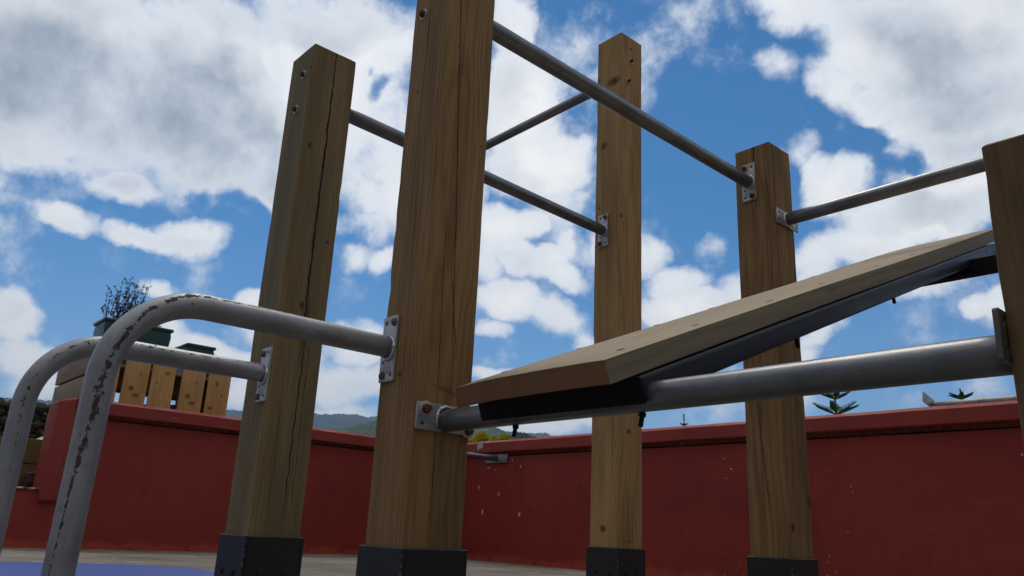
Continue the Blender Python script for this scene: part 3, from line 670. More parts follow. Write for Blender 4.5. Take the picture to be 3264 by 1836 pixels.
# ---------------------------------------------------------------- floor and ground
def sheet(name, pts, z, mat, kind='structure'):
    bm = bmesh.new(); bm.faces.new([bm.verts.new((x, y, z)) for x, y in pts]); bmesh.ops.recalc_face_normals(bm, faces=bm.faces[:])
    if bm.faces[:][0].normal.z < 0: bmesh.ops.reverse_faces(bm, faces=bm.faces[:])
    o = obj(name, bm, mat); tag(o, kind=kind); return o
M_conc, g = newmat('weathered_concrete'); co = g.coord(); n1 = g.noise(co, 1.3, 6, .62); n2 = g.noise(co, 38, 6, .72); n3 = g.noise(co, 160, 3, .6)
col = g.mix(n1.ss(.3, .7) * .55 + n2 * .45, (.060, .052, .043), (.30, .27, .23))
col = g.mix(g.noise(co, 1., 5, .7, sc3=(9, 3, 1)).ss(.60, .66, 0, .75), col, (.46, .44, .41))
dk_ = g.noise(co, 5, 5, .7, off=(3, 3, 3)).ss(.6, .7, 1, .6); col = g.mix(1., col, g.comb(dk_, dk_, dk_), 'MULTIPLY')
g.out(col, .85, 0., g.bump(n2 + n3 * .5, .8, .004), .25)
M_blue, g = newmat('blue_floor_paint'); co = g.coord(); n1 = g.noise(co, 3, 5, .6); n2 = g.noise(co, 60, 5, .7)
col = g.mix(n1 * .6 + n2 * .4, (.030, .062, .26), (.058, .105, .38)); col = g.mix(g.noise(co, 11, 7, .75).ss(.63, .67, 0, .6), col, (.16, .16, .2))
g.out(col, .62, 0., g.bump(n2, .5, .002), .35)
M_grass, g = newmat('rough_ground'); co = g.coord(); n1 = g.noise(co, .05, 8, .65); n2 = g.noise(co, 2, 5, .7)
g.out(g.mix(n1 * .5 + n2 * .5, (.030, .045, .016), (.085, .10, .04)), .9, 0., None, .1)
sheet('ground', [(-4900, -4900), (4900, -4900), (4900, 4900), (-4900, 4900)], -.03, M_grass)
sheet('terrace_floor', [(-12, -9), (9, -9), (9, 4.75), (-6.3, 4.75), (-6.3, 2.5), (-12, 2.5)], 0, M_conc)
pts = []
for k in range(90):
    a = 2 * math.pi * k / 90; n_ = 5.
    cx_, sy_ = math.cos(a), math.sin(a)
    rr = (abs(cx_) ** n_ + abs(sy_) ** n_) ** (-1 / n_) * (1 + .02 * fbm((cx_ * 3, sy_ * 3, 1), 3))
    pts.append((-3.60 + 1.04 * rr * cx_, -.75 + 2.36 * rr * sy_))
sheet('blue_painted_floor', pts, .004, M_blue)

# ---------------------------------------------------------------- red parapet walls
M_red = wall_mat('red_painted_render', (.235, .026, .019), (.33, .038, .026))
M_cop = wall_mat('red_painted_coping', (.25, .035, .028), (.35, .052, .040), 1.)
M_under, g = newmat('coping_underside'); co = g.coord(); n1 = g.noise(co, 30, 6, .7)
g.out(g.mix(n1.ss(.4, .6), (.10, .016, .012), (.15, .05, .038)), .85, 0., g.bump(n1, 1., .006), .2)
def wall_mesh(L, H, T, amp=.004, step=.05, axis='y', seed=0):
    """slab from 0..L along its length, face at 0, thickness T behind; local x = outward"""
    bm = bmesh.new(); n = int(L / step); m_ = max(2, int(H / step))
    def P(i, j, back):
        y_ = L * i / n; z_ = H * j / m_
        w_ = 0 if back else amp * fbm((y_ * 2.2 + seed, z_ * 2.2, seed), 4)
        return (w_ - (T if back else 0), y_, z_)
    gr = {(i, j, b): bm.verts.new(P(i, j, b)) for b in (0, 1) for i in range(n + 1) for j in range(m_ + 1)}
    for i in range(n):
        for j in range(m_):
            bm.faces.new((gr[i, j, 0], gr[i + 1, j, 0], gr[i + 1, j + 1, 0], gr[i, j + 1, 0])); bm.faces.new((gr[i, j, 1], gr[i, j + 1, 1], gr[i + 1, j + 1, 1], gr[i + 1, j, 1]))
        bm.faces.new((gr[i, m_, 0], gr[i + 1, m_, 0], gr[i + 1, m_, 1], gr[i, m_, 1])); bm.faces.new((gr[i, 0, 0], gr[i, 0, 1], gr[i + 1, 0, 1], gr[i + 1, 0, 0]))
    for j in range(m_):
        bm.faces.new((gr[0, j, 0], gr[0, j + 1, 0], gr[0, j + 1, 1], gr[0, j, 1])); bm.faces.new((gr[n, j, 0], gr[n, j, 1], gr[n, j + 1, 1], gr[n, j + 1, 0]))
    bmesh.ops.recalc_face_normals(bm, faces=bm.faces[:]); return bm
def coping_mesh(L, prof, seed=0, amp=.004, step=.06):
    """uneven hand-laid coping: profile (x, z) swept along y"""
    bm = bmesh.new(); n = int(L / step); rings = []
    for i in range(n + 1):
        y_ = L * i / n
        rings.append([bm.verts.new((px + amp * fbm((y_ * 2.3 + k * 7, seed, k), 4) + .35 * amp * fbm((y_ * 17, seed, k * 3), 2), y_, pz + amp * .9 * fbm((y_ * 1.9 + k * 3, k * 5, seed), 4))) for k, (px, pz) in enumerate(prof)])
    m_ = len(prof)
    for i in range(n):
        for k in range(m_): bm.faces.new((rings[i][k], rings[i + 1][k], rings[i + 1][(k + 1) % m_], rings[i][(k + 1) % m_]))
    bm.faces.new(rings[0]); bm.faces.new(rings[-1][::-1]); bmesh.ops.recalc_face_normals(bm, faces=bm.faces[:]); return bm
def flat_mesh(bm): return bm
CP = [(.030, .913), (.050, .922), (.052, 1.000), (.030, 1.020), (-.05, 1.026), (-.19, 1.024), (-.225, 1.005), (-.23, .93), (-.2, .915)]
CU = [(.0, .893), (.012, .902), (.020, .914), (-.195, .914), (-.19, .893)]
lw = empty('red_wall', (-6.27, 1.30, 0), 'red rendered wall at the left, the wooden crate standing behind it', 'wall')
obj('wall', wall_mesh(3.28, .885, .18, seed=3), M_red, lw, (-6.27, 1.42, 0), smooth=40)
obj('coping', coping_mesh(3.30, CP, 3), M_cop, lw, (-6.27, 1.41, 0), smooth=35)
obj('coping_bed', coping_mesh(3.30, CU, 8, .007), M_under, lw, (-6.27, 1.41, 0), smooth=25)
# squared end of the wall where the coping turns down
bm = bmesh.new(); box(bm, -.23, .036, -.012, .118, .30, .985, .02, 4); 
for v in bm.verts:
    v.co.z += (.035 * max(0, min(1, (v.co.y + .01) / .12))) * (1 if v.co.z > .9 else 0); v.co += Vector((fbm(v.co * 8, 3), fbm(v.co * 9 + Vector((3, 0, 0)), 3), 0)) * .006
obj('end_pier', bm, M_cop, lw, (-6.27, 1.30, 0), smooth=40)
bm = bmesh.new(); box(bm, -.2, .012, -.15, .02, .38, .50, .03, 2)
for v in bm.verts: v.co += Vector((fbm(v.co * 12, 3), fbm(v.co * 13 + Vector((1, 5, 2)), 3), fbm(v.co * 11 + Vector((9, 1, 2)), 3))) * .02
M_rough = paint_mat('broken_render', (.06, .030, .026), .9, 0., None, 14, 1., .4)
low = empty('low_red_wall', (-6.27, -3.2, 0), 'knee-high red wall with a chipped whitish top edge, left of the high red wall', 'wall')
obj('wall', wall_mesh(4.62, .378, .25, seed=9), M_red, low, (-6.268, -3.2, 0), smooth=40)
M_chip, g = newmat('chipped_wall_top'); co = g.coord(); n1 = g.noise(co, 26, 6, .72); g.out(g.mix(n1.ss(.45, .55), (.15, .03, .02), (.42, .38, .36)), .85, 0., g.bump(n1, 1., .006))
obj('top_edge', coping_mesh(4.49, [(.006, .372), (.010, .380), (.0, .389), (-.2, .390), (-.24, .38), (-.24, .372)], 5, .004, .03), M_chip, low, (-6.268, -3.2, 0), smooth=30)
st_ = obj('broken_stone', bm, M_rough, None, (-6.62, 1.42, 0), smooth=30)
for v in st_.data.vertices: v.co.z += .012
tag(st_, 'dark broken lump of stone on the low wall beside the end of the high wall', 'stone')

rw = empty('red_wall', (2.6, 4.68, 0), 'long dark red back wall with white paint chips near its corner', 'wall')
RZ = Matrix.Rotation(R(90), 3, 'Z')   # local x (outward) -> ... turned so that the face looks towards -Y
def rwall(name, bm, mat, x_end, smooth=40):
    # built along +y with the face at +x; rotated by -90 deg: x -> -y, y -> +x
    return obj(name, bm, mat, rw, (x_end, 4.68, 0), Euler((0, 0, R(-90))), smooth=smooth)
rwall('wall', wall_mesh(9.05, .885, .18, seed=14), M_red, -6.45)
rwall('coping', coping_mesh(8.83, [(x_, z_ + .004) for x_, z_ in CP], 21), M_cop, -6.23, 35)
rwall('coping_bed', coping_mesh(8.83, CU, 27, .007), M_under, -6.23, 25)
# patches of bare undercoat
M_white, g = newmat('bare_white_undercoat'); n1 = g.noise(g.coord(), 60, 5, .7); g.out(g.mix(n1, (.42, .40, .38), (.66, .64, .61)), .8, 0., g.bump(n1, .6, .002))
def patch(parent, cx, cz, r, y, seed, sq=1.):
    bm = bmesh.new(); f = []
    for k in range(28):
        a = 2 * math.pi * k / 28; q = r * (1 + .75 * fbm((math.cos(a) * 1.6 + seed, math.sin(a) * 1.6, seed), 4)); f.append(bm.verts.new((q * math.cos(a), 0, q * math.sin(a) * sq)))
    fc = bm.faces.new(f[::-1]); e = bmesh.ops.extrude_face_region(bm, geom=[fc]); bmesh.ops.translate(bm, vec=(0, -.0012, 0), verts=[v for v in e['geom'] if isinstance(v, bmesh.types.BMVert)])
    bmesh.ops.recalc_face_normals(bm, faces=bm.faces[:])
    o = obj('paint_chip', bm, M_white, parent, (cx, y, cz)); return o
yc = 4.633
patch(rw, -5.665, .988, .032, yc - .004, 1, .9); patch(rw, -5.70, .975, .018, yc - .005, 4, 1.4)
for (cx_, cz_, r_, sd_) in ((-4.30, .975, .012, 5), (-4.22, 1.00, .006, 6), (-4.50, .985, .008, 7), (-4.86, .985, .005, 8), (-4.18, .945, .007, 9), (-4.62, 1.0, .005, 2)): patch(rw, cx_, cz_, r_, yc - .003, sd_, 1.2)
yw = 4.676
for (cx_, cz_, r_, sd_, q_) in ((-5.17, .79, .009, 1, 1.), (-5.28, .85, .006, 2, 2), (-5.65, .41, .012, 3, 1.6), (-5.16, .395, .016, 4, .9), (-5.72, .62, .008, 5, 2.2), (-5.44, .56, .008, 6, 1.8), (-5.6, .79, .014, 8, .5), (-5.5, .77, .008, 9, .6), (-3.08, .72, .010, 7, .4), (-3.13, .79, .005, 9, 1), (-3.12, .66, .004, 3, 1), (-1.36, .75, .006, 4, 1.)): patch(rw, cx_, cz_, r_, yw, sd_, q_)

# ---------------------------------------------------------------- steel rail lying on the far wall
rail = empty('steel_rail', (-1.82, 4.80, 1.057), 'pale steel tube with an end plate lying on top of the back wall', 'rail')
obj('tube', tube_mesh('tube', lerp_path((0, 0, 0), (2.6, 0, 0), 12), .0215), tube_mat('pale_galvanised_tube', (.32, .33, .34), .4, .5, specks=.2), rail, (-1.815, 4.80, 1.0545))
obj('end_plate', plate_mesh(.057, .152), M_metal_plate, rail, (-1.82, 4.76, 1.076), face_rot((1, 0, 0)) @ Matrix.Rotation(R(78), 3, 'Z'), smooth=30)

M_soil = paint_mat('potting_soil', (.03, .02, .014), .95, 0, None, 60, 1., .5)
# ---------------------------------------------------------------- wooden crate with planters
crate = empty('wooden_crate', (-6.95, 2.03, 0), 'big slatted wooden crate behind the left wall, yellow upright slats and grey side boards', 'planter crate')
Mslat = []
for k, (a_, b_) in enumerate((((.36, .19, .070), (.62, .37, .15)), ((.33, .17, .062), (.56, .33, .13)), ((.38, .20, .075), (.64, .38, .155)))):
    Mslat.append(wood_mat('varnished_slat', a_, b_, 31 + k * 7, (.2, .1), 28, knots=((('x', .07, 1.16, .020, .022), ('x', .12, 1.27, .008, .01), ('x', .11, 1.11, .03, .012)), (('x', .08, 1.29, .016, .022), ('x', .05, 1.09, .022, .013), ('x', .13, 1.2, .01, .01)), (('x', .12, 1.31, .02, .012), ('x', .05, 1.23, .01, .008)))[k], fine=.55, tint=(.50, .26, .085)))
Mgreyb = wood_mat('greyed_board', (.20, .14, .10), (.38, .29, .21), 44, (.2, .1), 30, fine=.5, tint=(.28, .22, .17))
ys = [(1.512, 1.700), (1.716, 1.905), (1.925, 2.112), (2.145, 2.338), (2.365, 2.556)]
for k, (a_, b_) in enumerate(ys):
    bm = bmesh.new(); box(bm, -.022, 0, .005, b_ - a_ - .006, .55, 1.452 + .004 * (k % 2), .003, 2)
    obj('slat', bm, Mslat[k % 3 if k != 1 else 0] if k else Mslat[2], crate, (-6.42, a_, 0), Euler((R(.25 * (-1) ** k), 0, 0)), smooth=30)
for k, (z0_, z1_, xe) in enumerate(((.30, .60, -7.46), (.605, .80, -7.48), (.812, 1.012, -7.50), (1.023, 1.222, -7.455), (1.238, 1.452, -7.47))):
    bm = bmesh.new(); box(bm, 0, -6.445 - xe, 0, .022, z0_, z1_, .003, 2)
    for v in bm.verts: v.co.xyz = v.co.xyz
    o = obj('side_board', bm, Mgreyb, crate, (xe, 1.488, 0), smooth=30)
# (front boards only)
# grain of the side boards must run along them: turn the mesh so that its long axis is the local z
for o in [c for c in crate.children if c.name.startswith('side_board') and abs(c.location.y) > 0.0 and (c.location + crate.location).y > 1.4]:
    Mx = Matrix.Rotation(R(-90), 4, 'Y'); o.data.transform(Mx); o.matrix_basis = Matrix.Translation(o.location) @ Mx.inverted()
for (x_, y_) in ((-6.475, 1.545), (-7.42, 1.545), (-6.475, 2.505), (-7.42, 2.505)):
    bm = bmesh.new(); box(bm, -.03, .03, -.03, .03, 0, 1.43, .003, 1); obj('corner_post', bm, Mgreyb, crate, (x_, y_, 0))
for q in ((-7.45, -6.45, 2.537, 2.559, .80, 1.43), (-7.475, -7.453, 1.52, 2.53, .80, 1.02), (-7.475, -7.453, 1.52, 2.53, 1.25, 1.45)):
    bm = bmesh.new(); box(bm, *q, .002, 1); obj('side_board', bm, Mgreyb, crate, (0, 0, 0))
bm = bmesh.new(); box(bm, -7.44, -6.446, 1.512, 2.535, 1.31, 1.335, .002, 1)
obj('shelf', bm, Mgreyb, crate, (0, 0, 0))
bm = bmesh.new(); box(bm, -7.43, -6.447, 1.515, 2.53, .40, 1.13, .02, 2)
for v in bm.verts:
    if v.co.z > 1.1 and v.co.y < 1.6: v.co.z -= .12
obj('soil', bm, M_soil, crate, (0, 0, 0))
M_pot, g = newmat('green_plastic'); co = g.coord(); n1 = g.noise(co, 9, 4, .6); zz = g.sep(co)[2]
rib = (zz * 330.).sin() * .5 + .5
g.out(g.mix(n1, (.012, .050, .052), (.024, .082, .082)), .42, 0., g.bump(rib, .35, .0015), .45)
def trough(parent, loc, lx, ly, h, rim=.016):
    bm = bmesh.new(); tp = .86
    def ring(sx, sy, z, r=.02, n=5):
        out = []
        for (cx_, cy_, a0) in ((sx - r, sy - r, 0), (-sx + r, sy - r, 90), (-sx + r, -sy + r, 180), (sx - r, -sy + r, 270)):
            for k in range(n): a = R(a0 + 90 * k / (n - 1)); out.append(bm.verts.new((cx_ + r * math.cos(a), cy_ + r * math.sin(a), z)))
        return out
    X, Y = lx / 2, ly / 2
    rs = [ring(X * tp, Y * tp, 0), ring(X * (tp + .10), Y * (tp + .10), h * .80), ring(X - rim, Y - rim, h - .022), ring(X, Y, h - .020), ring(X, Y, h - .003), ring(X - .003, Y - .003, h), ring(X - .012, Y - .012, h), ring(X - .015, Y - .015, h - .04)]
    for a, b in zip(rs, rs[1:]):
        for k in range(len(a)): bm.faces.new((a[k], a[(k + 1) % len(a)], b[(k + 1) % len(b)], b[k]))
    bm.faces.new(rs[0][::-1])
    pot = obj('planter_box', bm, M_pot, parent, loc, smooth=35)
    b2 = bmesh.new(); s2 = [b2.verts.new((x_ * 2 * (X - .016), y_ * 2 * (Y - .016), h - .035)) for x_, y_ in ((-.5, -.5), (.5, -.5), (.5, .5), (-.5, .5))]; b2.faces.new(s2)
    obj('soil', b2, M_soil, parent, loc); return pot
def leaf_mat(name, a, b, rough=.5, trans=.25):
    mt, g = newmat(name); co = g.coord(); n1 = g.noise(co, 23, 3, .6); col = g.mix(n1.ss(.3, .7), a, b)
    bs = g.out(col, rough, 0., None, .3)
    tr = g.n('ShaderNodeBsdfTranslucent'); g.put(tr.inputs[0], col); ms = g.n('ShaderNodeMixShader'); ms.inputs[0].default_value = trans
    o = [n for n in mt.node_tree.nodes if n.type == 'OUTPUT_MATERIAL'][0]
    mt.node_tree.links.new(bs.outputs[0], ms.inputs[1]); mt.node_tree.links.new(tr.outputs[0], ms.inputs[2]); mt.node_tree.links.new(ms.outputs[0], o.inputs[0]); return mt
M_stem = paint_mat('dry_stem', (.075, .055, .035), .8, 0, None, 40, .5, .3)
M_leafd = leaf_mat('small_grey_green_leaves', (.06, .068, .034), (.17, .16, .095)); M_bud = leaf_mat('dark_purple_buds', (.030, .018, .045), (.055, .035, .075))
M_leafg = leaf_mat('fresh_green_leaves', (.035, .075, .022), (.09, .15, .05)); M_leafy = leaf_mat('yellow_green_leaves', (.22, .24, .02), (.60, .52, .05), trans=.35)
M_pine = leaf_mat('pine_needles', (.05, .115, .04), (.10, .20, .07), trans=.15)
def leaf(bm, p, d, L, w_, up_=Vector((0, 0, 1)), bend=.2):
    d = d.normalized(); s_ = d.cross(up_)
    if s_.length < 1e-3: s_ = Vector((1, 0, 0))
    s_.normalize(); n_ = s_.cross(d)
    a = bm.verts.new(p); b = bm.verts.new(p + d * L * .5 + s_ * w_ / 2 + n_ * L * bend * .2); c = bm.verts.new(p + d * L - n_ * L * bend * .3); e = bm.verts.new(p + d * L * .5 - s_ * w_ / 2 + n_ * L * bend * .2)
    bm.faces.new((a, b, c)); bm.faces.new((a, c, e))
def stick(bm, pts, r0, r1, seg=5):
    rings = []
    for i, p in enumerate(pts):
        t = (pts[min(i + 1, len(pts) - 1)] - pts[max(i - 1, 0)]).normalized(); n1 = t.orthogonal().normalized(); n2 = t.cross(n1); r = r0 + (r1 - r0) * i / (len(pts) - 1)
        rings.append([bm.verts.new(p + (n1 * math.cos(2 * math.pi * k / seg) + n2 * math.sin(2 * math.pi * k / seg)) * r) for k in range(seg)])
    for a, b in zip(rings, rings[1:]):
        for k in range(seg): bm.faces.new((a[k], a[(k + 1) % seg], b[(k + 1) % seg], b[k]))
def rv(a=1.): return Vector((random.uniform(-a, a), random.uniform(-a, a), random.uniform(-a, a)))
pp = empty('potted_plant', (-6.735, 1.815, 1.337), 'long green planter box on the crate, a twiggy dark-budded bush growing in it', 'potted plant')
trough(pp, (-6.735, 1.815, 1.337), .34, .53, .358)
tb, lb, bb = bmesh.new(), bmesh.new(), bmesh.new()
for k in range(34):
    base = Vector((random.uniform(-.07, .07), random.uniform(-.19, -.06), .33)); tgt = Vector((random.uniform(-.15, .13), -.215 + .27 * (k / 33) ** 1. + random.uniform(-.03, .03), random.choice((.50, .56, .62, .66))))
    if k == 17: tgt = Vector((0, -.11, .70))
    if k == 33: tgt = Vector((.02, .09, .575))
    if k == 0: tgt = Vector((0, -.24, .62))
    mid = base.lerp(tgt, .5) + Vector((0, (tgt.y + .12) * .35, 0)) + rv(.015)
    pts_ = [base.lerp(mid, t).lerp(mid.lerp(tgt, t), t) + rv(.003) for t in [i / 9 for i in range(10)]]
    stick(tb, pts_, .0028, .0011)
    for i, p in enumerate(pts_[1:], 1):
        for q in range(8 if i < 8 else 6):
            d_ = (rv(1) + Vector((0, 0, .7))).normalized(); tgt_b = bb if i >= 8 else lb
            pj = p + rv(.008); leaf(tgt_b, pj, d_, random.uniform(.010, .019), random.uniform(.007, .011))
        if i % 3 == 0 and random.random() < .8:
            e_ = p + (rv(1) * Vector((1, 1, .3)) + Vector((0, 0, .8))).normalized() * random.uniform(.03, .06); stick(tb, [p, e_], .0015, .0009, 4)
            for q in range(9): leaf(bb if i > 5 else lb, p.lerp(e_, random.random()) + rv(.004), (rv(1) + Vector((0, 0, .6))), .014, .009)
            for q in range(4): leaf(bb, e_ + rv(.005), rv(1), .014, .010)
obj('stems', tb, M_stem, pp, pp.location); obj('leaves', lb, M_leafd, pp, pp.location); obj('buds', bb, M_bud, pp, pp.location)
tb, lb = bmesh.new(), bmesh.new()
for k in range(14):
    base = Vector((random.uniform(-.03, .05), random.uniform(.11, .20), .33)); tgt = base + Vector((random.uniform(-.05, .05), random.uniform(-.07, .06), random.uniform(.04, .125)))
    pts_ = [base.lerp(tgt, i / 5) for i in range(6)]; stick(tb, pts_, .002, .001, 4)
    for p in pts_:
        for q in range(8): leaf(lb, p + rv(.008), rv(1) + Vector((0, 0, .6)), .017, .009)
obj('stems', tb, M_stem, pp, pp.location); obj('leaves', lb, M_leafg, pp, pp.location)
p2 = empty('planter_box', (-6.81, 2.325, 1.337), 'smaller empty-looking green planter box on the right end of the crate', 'planter box')
trough(p2, (-6.81, 2.325, 1.337), .48, .245, .278)

# ---------------------------------------------------------------- raised bed boards, stone wall and cloths at the far left
M_bedb = wood_mat('bed_boards', (.13, .072, .026), (.26, .16, .062), 61, (.2, .1), 24, fine=.4, tint=(.19, .12, .05))
bed = empty('raised_bed', (-6.80, 0., 0), 'raised bed of wide brown boards behind the low red wall', 'raised bed')
for k, (z0_, z1_) in enumerate(((.0, .38), (.385, .56), (.565, .745))):
    bm = bmesh.new(); box(bm, z0_, z1_, -.03, 0, 0, 4.6, .004, 1)
    # board modelled with its length on local z, then laid along y
    o = obj('bed_board', bm, M_bedb, bed, (-6.80, -3.1, 0), smooth=30)
    o.rotation_euler = Matrix(((0, 1, 0), (0, 0, 1), (1, 0, 0))).to_euler()
bm = bmesh.new(); box(bm, -7.7, -6.84, -3.0, 1.44, 0, .70, .01, 1); obj('soil', bm, M_soil, bed, (0, 0, 0))
M_rub, g = newmat('dark_rubble'); co = g.coord(); d1, c1 = g.vor(co, 9., sc3=(1, 1, 1.7)); n1 = g.noise(co, 30, 5, .7)
inf = g.sep(c1)[0]
col = g.mix(inf * .6 + n1 * .4, (.018, .016, .014), (.115, .10, .085)); col = g.mix(g.noise(co, 3, 4, .6).ss(.55, .7, 0, .6), col, (.07, .038, .022))
g.out(col, .95, 0., g.bump(n1, 1., .02), .15)
rub = empty('rubble_wall', (-11.2, -1, 0), 'dark rough rubble stone wall with dry weeds along its top, far left beyond the raised bed', 'stone wall')
bm = bmesh.new(); random.seed(11)
z_ = 0.
while z_ < 1.36:
    y_ = -5 + random.uniform(0, .1); hh = random.uniform(.06, .13)
    while y_ < 2.75:
        ww = random.uniform(.08, .24)
        b0 = len(bm.verts); r = bmesh.ops.create_icosphere(bm, subdivisions=2, radius=.5)
        off = rv(4)
        for v in r['verts']:
            q = v.co.normalized(); s_ = 1 + .35 * fbm(q * 1.4 + off, 2)
            v.co = Vector((-.05 + q.x * .11 * s_, y_ + ww / 2 + q.y * ww * .58 * s_, z_ + hh / 2 + q.z * hh * .62 * s_))
        y_ += ww
    z_ += hh * .93
box(bm, -.5, -.06, -5, 2.7, 0, 1.36, .02, 1)
obj('stones', bm, M_rub, rub, (-11.0, 0, 0), smooth=50)
bm = bmesh.new()
for k in range(1500):
    p = Vector((random.uniform(-.4, .05), random.uniform(-5, 2.7), 1.38)); p.z += .03 * fbm(p * 2, 2)
    if fbm(p * .9, 2) > -.1 or k % 3 == 0: leaf(bm, p, rv(.7) + Vector((0, 0, 1)), random.uniform(.02, .09), random.uniform(.004, .02))
obj('weeds', bm, leaf_mat('dry_weeds', (.04, .04, .022), (.13, .115, .06)), rub, (-11.0, 0, 0))
def cloth(name, pts, mat, label, cat, th=.006):
    bm = bmesh.new(); f = bm.faces.new([bm.verts.new(p) for p in pts]); e = bmesh.ops.extrude_face_region(bm, geom=[f])
    bmesh.ops.translate(bm, vec=(-th, 0, 0), verts=[v for v in e['geom'] if isinstance(v, bmesh.types.BMVert)]); bmesh.ops.recalc_face_normals(bm, faces=bm.faces[:])
    o = obj(name, bm, mat); tag(o, label, cat); return o
def canopy(name, apex, size, drop, mat, label, cat):
    """four-sided fabric canopy on a pole"""
    bm = bmesh.new(); a = bm.verts.new((0, 0, drop)); n = 24; ring = []; ring2 = []
    for k in range(n):
        t = 2 * math.pi * k / n; q = max(abs(math.cos(t)), abs(math.sin(t))); ring.append(bm.verts.new((size / 2 * math.cos(t) / q, size / 2 * math.sin(t) / q, 0)))
        ring2.append(bm.verts.new((size / 2 * math.cos(t) / q, size / 2 * math.sin(t) / q, -.05)))
    for k in range(n): bm.faces.new((a, ring[k], ring[(k + 1) % n])); bm.faces.new((ring[k], ring2[k], ring2[(k + 1) % n], ring[(k + 1) % n]))
    top = empty(name, (apex[0], apex[1], 0), label, cat)
    o = obj('fabric', bm, mat, top, (apex[0], apex[1], apex[2] - drop)); sm = o.modifiers.new('s', 'SOLIDIFY'); sm.thickness = .004
    b2 = bmesh.new(); cyl(b2, .018, .018, 0, apex[2] - .01, 12); obj('pole', b2, M_boltgrey, top, (apex[0], apex[1], 0)); return top
M_lime = paint_mat('lime_fabric', (.42, .62, .24), .7, 0, None, 8, .2, .08); M_pink = paint_mat('pink_fabric', (.62, .20, .20), .7, 0, None, 8, .2, .1)
canopy('garden_parasol', (-9.2, 2.20, 1.16), 1.0, .30, M_lime, 'pale green fabric canopy, only a small triangle of it showing left of the crate', 'parasol')
canopy('garden_parasol', (-8.6, 2.78, 1.20), 1.0, .30, M_pink, 'pinkish red fabric canopy, a sliver of it showing beside the right end of the crate', 'parasol')

# ---------------------------------------------------------------- bush and pine saplings beyond the walls
bush = empty('bush', (-6.45, 5.3, 0), 'yellow-green leafy bush whose top shows over the corner of the red wall', 'bush')
tb, lb = bmesh.new(), bmesh.new(); random.seed(5)
for k in range(46):
    b0 = Vector((0, 0, .0)); tip = Vector((random.uniform(-.26, .24), random.uniform(-.2, .2), random.uniform(1.02, 1.19)))
    pts_ = [b0.lerp(tip, (i / 6) ** 1.0) + Vector((tip.x, tip.y, 0)) * .25 * math.sin(math.pi * i / 6) for i in range(7)]; stick(tb, pts_, .006, .003, 4)
    for i in range(4):
        c_ = tip - Vector((0, 0, .035 * i))
        for q in range(8):
            a = 2 * math.pi * q / 8 + i; leaf(lb, c_, Vector((math.cos(a), math.sin(a), 1.3 - i * .25)), random.uniform(.05, .075), .018, bend=.6)
obj('stems', tb, M_stem, bush, bush.location); obj('leaves', lb, M_leafy, bush, bush.location)

def pine(az, el_tip, dist, scale, label, whorls, seed=0):
    """young pine with flat star-shaped whorls of upturned branches; whorls: (elevation deg, half spread m)"""
    random.seed(seed); x_ = dist * math.sin(R(az)); y_ = dist * math.cos(R(az)); Z = lambda e: .254 + dist * math.tan(R(e)) + .03
    t = empty('pine_sapling', (x_, y_, -.03), label, 'pine tree', 'young pines beyond the back wall')
    tb, nb = bmesh.new(), bmesh.new(); zt = Z(el_tip)
    stick(tb, [Vector((.01 * math.sin(i), .01 * math.cos(i * 1.7), zt * i / 12)) for i in range(13)], .045 * scale, .012 * scale, 8)
    ws = [(Z(e), s_) for e, s_ in whorls]; zz_ = ws[-1][0]; sp = ws[-1][1]
    while zz_ > .6: zz_ -= .42 * scale; sp += .08; ws.append((zz_, min(sp, 1.1)))
    for wi, (wz, sp) in enumerate(ws):
        nbr = 6; a0 = random.uniform(0, 1)
        for b in range(nbr):
            a = 2 * math.pi * b / nbr + a0; d_ = Vector((math.cos(a), math.sin(a), 0)); rise = .42
            pts_ = [Vector((0, 0, wz)) + d_ * sp * s_ + Vector((0, 0, sp * rise * (s_ * .75 + .25 * s_ * s_))) for s_ in (0, .2, .4, .6, .8, 1)]
            stick(tb, pts_, .012 * scale, .006 * scale, 5)
            side = d_.cross(Vector((0, 0, 1)))
            n_ = 11
            for i in range(1, n_ + 1):
                s_ = .12 + .88 * i / n_; p = Vector((0, 0, wz)) + d_ * sp * s_ + Vector((0, 0, sp * rise * (s_ * .75 + .25 * s_ * s_)))
                for sg in (-1, 1):
                    L = sp * .36 * (1.15 - s_ * .75); dd = (d_ * .55 + side * sg * .75 + Vector((0, 0, .75))).normalized()
                    stick(nb, [p, p + dd * L * .5, p + dd * L], .013 * scale, .007 * scale, 5)
            stick(nb, pts_, .018 * scale, .011 * scale, 5)
    stick(nb, [Vector((0, 0, zt - .22 * scale)), Vector((0, 0, zt))], .02 * scale, .022 * scale, 6)
    obj('trunk', tb, paint_mat('pine_bark', (.06, .075, .035), .8, 0, None, 20, .5, .3) if 'pine_bark' not in bpy.data.materials else bpy.data.materials['pine_bark'], t, t.location)
    obj('needles', nb, M_pine, t, t.location)
pine(-26.45, 10.6, 20, 1.0, 'largest young pine over the back wall, two star-shaped whorls right of the cracked post', ((9.42, .33), (8.42, .50)), 1)
pine(-19.06, 9.86, 20, .9, 'small pine tip with a single whorl, right of the steel rail end plate', ((9.22, .25), (8.2, .35)), 2)
pine(-36.47, 8.42, 20, .8, 'bare pine leader just showing between the tallest and the cracked post', ((7.62, .10), (7.0, .25)), 3)

